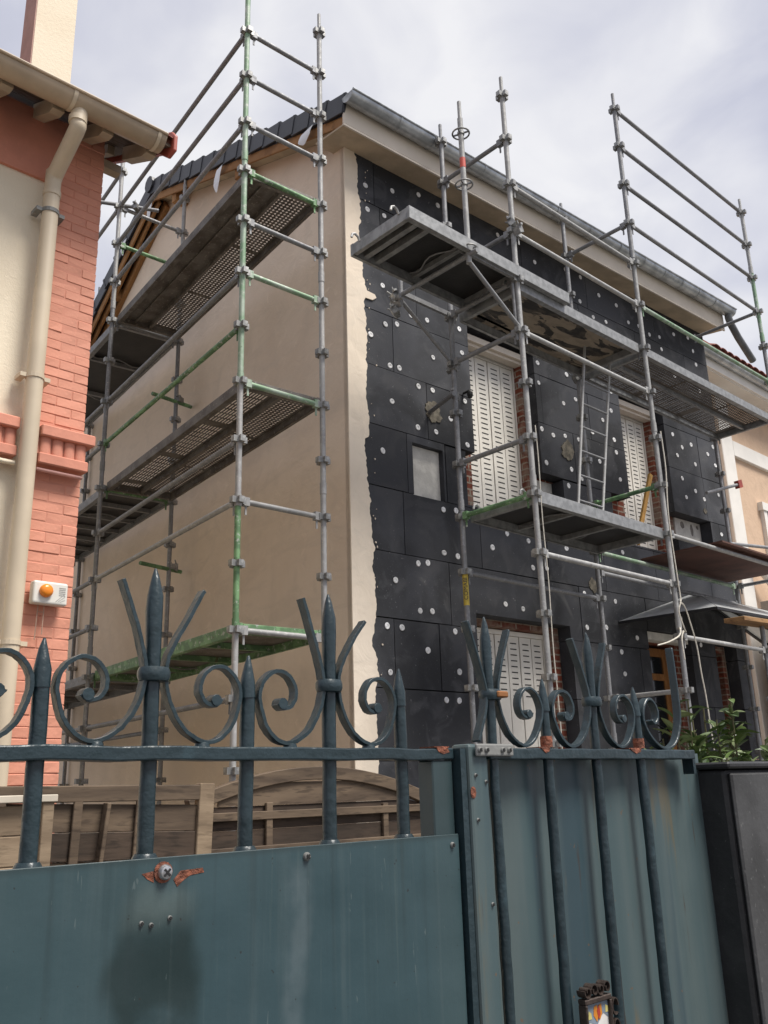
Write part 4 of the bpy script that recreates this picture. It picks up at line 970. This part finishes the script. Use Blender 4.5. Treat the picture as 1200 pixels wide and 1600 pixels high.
# ------------------------------------------------------------------ gate
def paint_panel():
    m = Mt('teal_gate_paint',(.034,.066,.075),.36,0,.5)
    v = m.mapping((3,1,.35)); m.patch(2.2,.38,.66,(.043,.072,.077),.8,6,vec=v); m.patch(1.2,.45,.7,(.026,.055,.066),.7,3)
    v2 = m.mapping((9,1,.5)); m.patch(2.5,.58,.76,(.075,.105,.11),.5,6,vec=v2); v3 = m.mapping((40,1,1.2)); m.patch(3,.60,.72,(.055,.085,.088),.5,5,vec=v3); m.patch(16,.70,.76,(.09,.115,.115),.35,6)
    # darker rectangle where a plate was removed, pale run below a screw
    nz = m.math('MULTIPLY', m.math('SUBTRACT', m.noise(6,3), .5), .10)
    sp = m.n('ShaderNodeSeparateXYZ'); m.l(m.co, sp.inputs[0]); X = m.math('ADD', sp.outputs[0], nz); Z = m.math('ADD', sp.outputs[2], nz)
    def band(s, lo, hi, w): return m.math('MULTIPLY', m.ramp(s,lo-w,lo+w), m.ramp(s,hi+w,hi-w))
    dk = m.math('MULTIPLY', band(X,.500,.598,.014), band(Z,1.10,1.515,.03)); dk = m.math('MULTIPLY', dk, m.ramp(m.noise(9,6), .25, .50)); m.mixc(m.math('MULTIPLY',dk,.85),(.010,.022,.022))
    pl = m.math('MULTIPLY', band(X,.508,.585,.02), band(Z,1.512,1.545,.012)); m.mixc(m.math('MULTIPLY',pl,.18),(.22,.25,.22))
    st = m.math('MULTIPLY', band(X,.735,.765,.010), band(Z,.6,1.56,.02)); m.mixc(m.math('MULTIPLY',m.math('MULTIPLY',st,m.ramp(m.noise(14,5),.3,.6)),.32),(.14,.17,.18))
    runs = m.math('MULTIPLY', m.ramp(m.noise(3,5,vec=m.mapping((16,1,.25))), .52, .68), m.ramp(sp.outputs[2], 1.25, 1.58)); m.mixc(m.math('MULTIPLY',runs,.34),(.016,.028,.030))
    runs2 = m.math('MULTIPLY', m.ramp(m.noise(3,5,vec=m.mapping((22,1,.2),(3,0,0))), .58, .72), m.ramp(sp.outputs[2], 1.0, 1.5)); m.mixc(m.math('MULTIPLY',runs2,.16),(.10,.125,.125))
    m.patch(3,.69,.705,(.10,.13,.13),.6,8,vec=m.mapping((30,1,4),rot=(0,.5,0)),dist=1.5); m.patch(110,.73,.75,(.02,.02,.018),.8,2)
    edge_ = m.ramp(sp.outputs[2], 1.572, 1.582); m.mixc(m.math('MULTIPLY',edge_,.5),(.02,.03,.03))
    m.bump(m.noise(2.2,3),.5,.05); m.bump(m.noise(26,5),.16,.004); m.bump(m.noise(90,3,vec=m.mapping((1,1,.15))),.10,.002); m.rough(7,.28,.5); return m.done()
PANEL = paint_panel()
GY = 1.0
gl = tag(empty('gate_leaf',(-.12,GY,.05)), 'wide dark teal iron gate leaf with blank sheet panel and spear finials', 'gate')
GB = lambda mb,n,m=IRON,par=gl,**k: mb.build(n,m,par,world=True,**k)
SPX = [.405-.136*3,.405-.136*2,.405-.136,.405,.540,.677,.813,.951]
def wob(pts, s, am=.0012):
    rr = random.Random(s); return [(x+rr.uniform(-am,am), z+rr.uniform(-am,am)) for x,z in pts]
def bar(par, x, y, z0, ztip, r, tall, s):
    rr = random.Random(s); lean = rr.uniform(-.004,.004)
    prof = [(r,z0),(r,1.68),(r*1.02,1.72),(r*1.0,(1.72+ztip)/2),(r*1.12,ztip-.055),(r*1.02,ztip-.035),(r*.55,ztip-.012),(.0015,ztip)]
    # densify a hand-forged, slightly uneven shaft
    pp = []
    for (a,b) in zip(prof[:-1],prof[1:]):
        n_ = max(1,int((b[1]-a[1])/.03))
        for j in range(n_): t = j/n_; pp.append((a[0]+(b[0]-a[0])*t, a[1]+(b[1]-a[1])*t))
    pp.append(prof[-1]); mb = MB(); mb.path([(x+lean*(z-1.6)/.3+rr.uniform(-.0006,.0006), y+rr.uniform(-.0006,.0006), z) for r_,z in pp],[r_*rr.uniform(.97,1.03) for r_,z in pp],14)
    return mb.build('bar_finial' if tall else 'bar', IRON, par, world=True, smooth=True)
def scroll(par, x, y, sgn, s, w=.0142, tight=1.0, tipdx=.05, tipz=.20, wid=.122):
    rr = random.Random(s); RZ0 = 1.706
    # flared blade -> collar -> leg -> volute, one forged flat bar
    k = [(tipdx,tipz),(tipdx*.62,.150),(.0185,.112),(.0135,.090),(.0135,.078),(.020,.052),(.037,.024),(.058,.009),(.076,.0045),(.094,.010),(.110,.026),(wid-.003,.050),(wid-.001,.070),(wid-.010,.088),(wid-.027,.0985),(wid-.046,.095),(wid-.058,.080),(wid-.059,.064),(wid-.050,.052),(wid-.038,.051),(wid-.033,.058)]
    c = curve_pts([(a,0,b) for a,b in k],5)
    p2 = [(x+sgn*q.x+rr.uniform(-.0004,.0004), RZ0+q.z+rr.uniform(-.0004,.0004)) for q in c]
    n_ = len(p2); th = [.0050 for i in range(n_)]
    for i in range(n_-8,n_): th[i] = .0055+(i-(n_-8))*.0011
    mb = MB(); mb.ribbon(p2, w, th); mb.v = [(a,b+y,c_) for a,b,c_ in mb.v]
    e_ = k[-1]; mb.tube((x+sgn*(e_[0]-.004),y-w*.6,RZ0+e_[1]-.002),(x+sgn*(e_[0]-.004),y+w*.6,RZ0+e_[1]-.002),.0075,10)
    return mb.build('scroll', IRON, par, world=True, smooth=True, bevel=.0012, seg=2)
def collar(par, x, y, m=IRON):
    mb = MB(); mb.lathe([(.014,-.009),(.0185,-.008),(.0205,-.003),(.0205,.003),(.0185,.008),(.014,.009)],16)
    mb.v = [(a*1.0+x,b*.85+y,c_+1.790) for a,b,c_ in mb.v]; return mb.build('collar', m, par, world=True, smooth=True)
for i, x in enumerate(SPX):
    tall = (i % 2 == 0)
    bar(gl, x, GY+.005, 1.45, 1.922 if tall else 1.823, .0097 if tall else .0095, tall, i)
    if tall:
        collar(gl, x, GY+.003)
        scroll(gl, x, GY+.003, -1, i*7+1, tipdx=random.uniform(.045,.055), tipz=random.uniform(.195,.205)); scroll(gl, x, GY+.003, 1, i*7+2, tipdx=random.uniform(.058,.07), tipz=random.uniform(.18,.195))
rail = MB(); n_ = 60
pts_ = []
for j in range(n_+1):
    x = -1.5+(1.045+1.5)*j/n_; rr = .0007*math.sin(j*1.7)+.0005*math.sin(j*4.1)
    pts_.append((x, 1.697+rr))
rail.ribbon(pts_, .034, .0165); rail.v = [(a,b+GY+.004,c_) for a,b,c_ in rail.v]
GB(rail,'top_rail',bevel=.002,seg=2)
GB(MB().box(1.000,1.044,GY-.010,GY+.022,.10,1.688),'end_stile',PANEL,bevel=.002)
GB(MB().box(-1.5,1.043,GY-.0165,GY-.0135,.10,1.582),'sheet_panel',PANEL,bevel=.0008)
GB(MB().box(-1.5,.999,GY-.013,GY+.02,1.545,1.577),'panel_rail',PANEL,bevel=.003)
GB(MB().box(-1.5,.999,GY-.013,GY+.02,.10,.14),'panel_rail',PANEL,bevel=.003)
for j, x in enumerate(SPX):
    GB(MB().lathe([(.0155,-.004),(.0145,.002),(.012,.006)],14,(x,GY+.005,1.580)),'weld',IRON,smooth=True)
for (x) in (.47,.61,.745,.885): GB(MB().lathe([(.010,0),(.009,.004),(.004,.007),(0,.0075)],12,(x,GY+.003,1.7055)),'rivet',IRON,smooth=True)
RUST = simple('primer_red_rust',(.26,.085,.045),.85,0,.6,110,.6,160)
def screw(par,x,y,z,r,m):
    mb = MB().lathe([(r,0),(r,r*.35),(r*.8,r*.7),(r*.3,r*.85),(0,r*.86)],16); mb.v = [(a+x,y-c_,b+z) for a,b,c_ in mb.v]
    o = mb.build('screw',m,par,world=True,smooth=True)
    MB().obox((x,y-r*.87,z),(r*.6*.71,0,r*.6*.71),(0,.0006,0),(-.0008,0,.0008)).obox((x,y-r*.87-.0002,z),(r*.6*.71,0,-r*.6*.71),(0,.0006,0),(.0008,0,.0008)).build('screw_slot',SLOT,o,world=True)
ZN = simple('bright_zinc_screw',(.60,.60,.60),.3,.85,.2,90)
screw(gl,.553,GY-.0185,1.566,.0085,ZN)
mb = MB().lathe([(.0115,0),(.0115,.0016)],18); mb.v=[(a+.552,GY-.0167-c_,b+1.566) for a,b,c_ in mb.v]; GB(mb,'rust_ring',RUST)
chip = [(.575,1.566),(.604,1.567),(.606,1.562),(.587,1.560),(.578,1.555),(.571,1.549),(.568,1.554),(.566,1.557)]
GB(MB().prism([(x,z) for x,z in chip],lambda x,z:(x,GY-.0170,z),lambda x,z:(x,GY-.0164,z)),'paint_chip',RUST)
chip = [(.526,1.566),(.540,1.568),(.541,1.556),(.533,1.560)]
GB(MB().prism(chip,lambda x,z:(x,GY-.0170,z),lambda x,z:(x,GY-.0164,z)),'paint_chip',RUST)
screw(gl,.757,GY-.0165,1.569,.0055,STEELG); screw(gl,1.028,GY-.0165,1.567,.0042,STEELG)
for (x,z) in ((.528,1.515),(.563,1.517),(.54,1.512)): screw(gl,x,GY-.0165,z,.0028,STEELG)
chip = [(1.006,1.7075),(1.03,1.7075),(1.035,1.7),(1.022,1.697),(1.012,1.70)]
GB(MB().prism(chip,lambda x,z:(x,GY-.0138,z),lambda x,z:(x,GY-.0126,z)),'paint_chip',RUST)
GB(MB().box(1.004,1.036,GY-.012,GY+.02,1.7065,1.7085),'paint_chip',RUST)

gr = tag(empty('gate_leaf',(1.06,.98,.05)), 'narrow teal iron gate leaf with full-height round bars over sheet metal', 'gate')
Y2 = .98
G2 = lambda mb,n,m=IRON,**k: mb.build(n,m,gr,world=True,**k)
def sheet_m():
    m = Mt('faded_gate_sheet',(.055,.088,.094),.38,0,.5); v = m.mapping((7,1,.3)); m.patch(2,.35,.66,(.085,.112,.112),.85,6,vec=v); m.patch(1.7,.48,.66,(.026,.052,.066),.85,5,vec=v)
    v2 = m.mapping((14,1,1.2)); m.patch(1.8,.60,.70,(.13,.105,.06),.7,6,vec=v2); m.patch(3.5,.66,.72,(.05,.028,.015),.7,6,vec=v2); m.patch(60,.72,.75,(.14,.08,.04),.7,2); m.bump(m.noise(20,4),.12,.004); m.rough(7,.33,.55); return m.done()
SHEET = sheet_m()
stl = MB(); stl.box(1.062,1.106,Y2-.008,Y2+.03,.08,1.712); G2(stl,'hinge_stile',SHEET,bevel=.005,seg=2)
G2(MB().box(1.0475,1.0595,Y2-.004,Y2+.03,.08,1.705),'slam_strip',IRON)
wood_s = MB().box(1.1075,1.1155,Y2+.004,Y2+.02,.08,1.688); G2(wood_s,'rusty_strip',simple('rusty_strip',(.075,.055,.042),.8,0,.4,9))
vv = []; ff = []; cor = []
xs_ = [1.119+j*.0115 for j in range(61)]
for j, x in enumerate(xs_): cor.append((x, Y2+.030+.004*math.sin((x-1.12)*2*math.pi/.142)))
for (x,y) in cor: vv += [(x,y,.10),(x,y,1.701)]
for (x,y) in cor: vv += [(x,y+.002,.10),(x,y+.002,1.701)]
m_ = len(cor)
for j in range(m_-1): ff += [(2*j,2*j+2,2*j+3,2*j+1),(2*m_+2*j,2*m_+2*j+1,2*m_+2*j+3,2*m_+2*j+2)]
G2(MB().add(vv,ff),'sheet_panel',SHEET,smooth=True)
G2(MB().box(1.452,1.455,Y2+.024,Y2+.0262,.10,1.68),'sheet_seam',SLOT)
rl = MB().ribbon([(1.1105+(.622)*j/20,1.6975+.0006*math.sin(j*1.9)) for j in range(21)],.034,.0175); rl.v=[(a,b+Y2+.006,c_) for a,b,c_ in rl.v]; G2(rl,'top_rail',IRON,bevel=.002,seg=2)
SP2 = [(1.132,1),(1.272,0),(1.412,1),(1.555,0)]
for i,(x,t) in enumerate(SP2):
    bar(gr,x,Y2+.004,.10,1.918 if t else 1.824,.0088,t,60+i)
    if t:
        collar(gr,x,Y2+.002, IRON)
        for sg in (-1,1):
            if i == 0 and sg == -1:
                k_ = [(.052,.20),(.034,.15),(.021,.112),(.0155,.09),(.0155,.078),(.022,.052),(.034,.024),(.040,.010)]
                c_ = curve_pts([(a,0,b) for a,b in k_],5); mb = MB().ribbon([(x-q.x,1.706+q.z) for q in c_],.0165,.0055); mb.v=[(a,b+Y2+.002,cc) for a,b,cc in mb.v]; G2(mb,'scroll',IRON,smooth=True,bevel=.0012)
            else: scroll(gr,x,Y2+.002,sg,90+i*3+sg,tipdx=.052,tipz=.195,wid=.126)
k_ = [(.147,.205),(.150,.12),(.147,.06),(.125,.018),(.092,.003),(.060,.008),(.030,.028),(.014,.052),(.016,.075),(.032,.094),(.050,.094),(.064,.078),(.064,.06),(.052,.05),(.042,.056)]
c_ = curve_pts([(a,0,b) for a,b in k_],5); mb = MB().ribbon([(1.555+q.x,1.706+q.z) for q in c_],.0165,.0055); mb.v=[(a,b+Y2+.002,cc) for a,b,cc in mb.v]; G2(mb,'scroll',IRON,smooth=True,bevel=.0012)
for x0,x1 in ((1.235,1.262),(1.500,1.538)):
    q = [(x0,1.7085),(x1,1.709),(x1-.004,1.7015),((x0+x1)/2,1.6985),(x0+.006,1.7035)]
    G2(MB().prism(q,lambda x,z:(x,Y2-.0122,z),lambda x,z:(x,Y2-.0108,z)),'paint_chip',RUST)
    G2(MB().box(x0,x1,Y2-.009,Y2+.018,1.7068,1.7086),'paint_chip',RUST)
for x in (1.272,1.555): 
    mb=MB().lathe([(.0106,1.709),(.0106,1.722),(.0101,1.727)],12,(x,Y2+.004,0)); G2(mb,'rust_sleeve',RUST,smooth=True)
mb = MB().box(-.013,.013,-.0085,.0085,-.005,.005); mb.v=[(a+1.142,b+Y2-.010,c_+1.790) for a,b,c_ in mb.v]; G2(mb,'rust_clip',simple('orange_rust',(.30,.12,.035),.8),bevel=.002)
plt = MB().box(1.072,1.160,Y2-.0165,Y2-.0115,1.693,1.712); plo = G2(plt,'hinge_plate',STEELG,bevel=.004,seg=2)
for x in (1.078,1.094,1.132,1.148): screw(gr,x,Y2-.0165,1.7025,.0045,STEELG)
for (x,z) in ((1.075,1.665),(1.098,1.655),(1.075,1.60),(1.097,1.48)): screw(gr,x,Y2-.008,z,.0030,STEELG)
q = [(1.068+.006*math.cos(t*.7),1.640+.009*math.sin(t*.7)) for t in range(9)]
G2(MB().prism(q,lambda x,z:(x,Y2-.0088,z),lambda x,z:(x,Y2-.0076,z)),'paint_chip',RUST)
G2(MB().box(1.7325,1.742,Y2-.004,Y2+.02,1.66,1.70),'rail_tab',IRON)

# black pillar
BLK = Mt('black_painted_pillar',(.020,.020,.021),.5,0,.4); BLK.patch(5,.45,.68,(.06,.06,.06),.6,5); BLK.patch(120,.68,.72,(.09,.09,.085),.4,2); BLK.bump(BLK.noise(40,4),.35,.006); BLK = BLK.done()
GRYP = Mt('grey_weathered_pillar_face',(.060,.060,.061),.6,0,.4); GRYP.patch(6,.4,.65,(.030,.030,.030),.8,5); GRYP.patch(90,.66,.71,(.17,.17,.165),.4,2); GRYP.bump(GRYP.noise(40,4),.3,.005); GRYP = GRYP.done()
pl_ = tag(empty('gate_pillar',(2.0,1.1,0)),'black painted pillar closing the right side of the gate','pillar')
PB = lambda mb,n,m,**k: mb.build(n,m,pl_,world=True,**k)
PB(MB().box(1.800,2.9,.945,1.5,0,1.668),'core',BLK,bevel=.01,seg=2)
PB(MB().box(1.806,2.06,.935,.9445,0,1.660),'street_face',GRYP,bevel=.004)
PB(MB().box(2.085,2.9,.930,.9445,0,1.60),'street_face',GRYP,bevel=.004)
PB(MB().box(1.79,2.9,.93,1.52,1.6685,1.682),'capping',BLK,bevel=.004)
PB(MB().box(2.068,2.079,.938,.9442,.2,1.64),'joint_gap',SLOT)
# ceramic plaque with scrolled iron frame
pq = tag(empty('tile_plaque',(1.345,.955,1.22)),'small colourful ceramic tile plaque in scrolled brown iron frame on gate','plaque')
BRI = simple('brown_wrought_iron',(.055,.038,.03),.55,.3,.4,50,.3,90)
tx0, tx1, tz0, tz1 = 1.281,1.341,1.16,1.318
QB = lambda mb,n,m,par=pq,**k: mb.build(n,m,par,world=True,**k)
CERW = simple('white_glaze',(.75,.73,.70),.2); 
QB(MB().box(tx0,tx1,.957,.963,tz0,tz1),'tile',CERW)
QB(MB().box(tx0-.005,tx1+.005,.950,.966,tz1,tz1+.008).box(tx0-.005,tx0,.950,.966,tz0,tz1).box(tx1,tx1+.005,.950,.966,tz0,tz1),'frame',BRI,bevel=.0015)
sc_ = MB()
for k in range(4):
    cx = tx0+.004+k*.017; q = [(cx+.0095*(1-.045*t)*math.cos(2.9-t*.45*(1 if k % 2 else -1)), tz1+.018+.010*(1-.045*t)*math.sin(2.9-t*.45*(1 if k % 2 else -1))) for t in range(16)]
    s2 = MB().ribbon(q,.016,.0016); sc_.add([(a,b+.958,c_) for a,b,c_ in s2.v], s2.f)
for k in range(3):
    cz = tz1-.012-k*.03; q = [(tx1+.013+.008*math.cos(t*.45),cz+.012*math.sin(t*.45)) for t in range(13)]
    s2 = MB().ribbon(q,.016,.0016); sc_.add([(a,b+.958,c_) for a,b,c_ in s2.v], s2.f)
QB(sc_,'frame_scroll',BRI)
gl_ = {'o':simple('orange_glaze',(.65,.24,.03),.2),'r':simple('red_glaze',(.42,.05,.03),.2),'y':simple('yellow_glaze',(.62,.55,.2),.2),'b':simple('blue_grey_glaze',(.22,.27,.33),.2),'k':simple('indigo_glaze',(.015,.012,.05),.2)}
def glaze(pts,m,d):
    pts = [(x-.029 if x > 1.3105 and x < 1.38 and abs(x-tx1) > 1e-6 and abs(x-tx0) > 1e-6 and not (tx0 <= x <= tx1 and x < 1.3105) else x, z) for x,z in pts] if m != 'b' else pts
    QB(MB().prism(pts,lambda x,z:(x,.9568-d,z),lambda x,z:(x,.9572-d*.5,z)),'glaze_motif',gl_[m])
glaze([(tx0,tz1-.034),(tx0,tz1),(tx1,tz1),(tx1,tz1-.026),(tx1-.012,tz1-.018),(tx1-.022,tz1-.022),(tx1-.032,tz1-.034),(tx0+.022,tz1-.030),(tx0+.010,tz1-.026)],'b',.0004)
glaze([(1.330,tz1-.018),(1.332,tz1-.006),(1.340,tz1-.004),(1.342,tz1-.020),(1.338,tz1-.028)],'o',.001); glaze([(1.343,tz1-.006),(1.352,tz1-.004),(1.353,tz1-.018),(1.346,tz1-.026),(1.342,tz1-.018)],'o',.001)
glaze([(1.339,tz1-.012),(1.345,tz1-.005),(1.348,tz1-.018),(1.342,tz1-.025)],'r',.0014)
glaze([(1.316,tz1-.022),(1.318,tz1-.010),(1.324,tz1-.014),(1.325,tz1-.022)],'y',.001); glaze([(1.362,tz1-.018),(1.363,tz1-.007),(1.369,tz1-.010),(1.369,tz1-.018)],'y',.001)
glaze([(1.354+.007*math.cos(t*.7),tz1-.044+.009*math.sin(t*.7)) for t in range(9)],'k',.001)
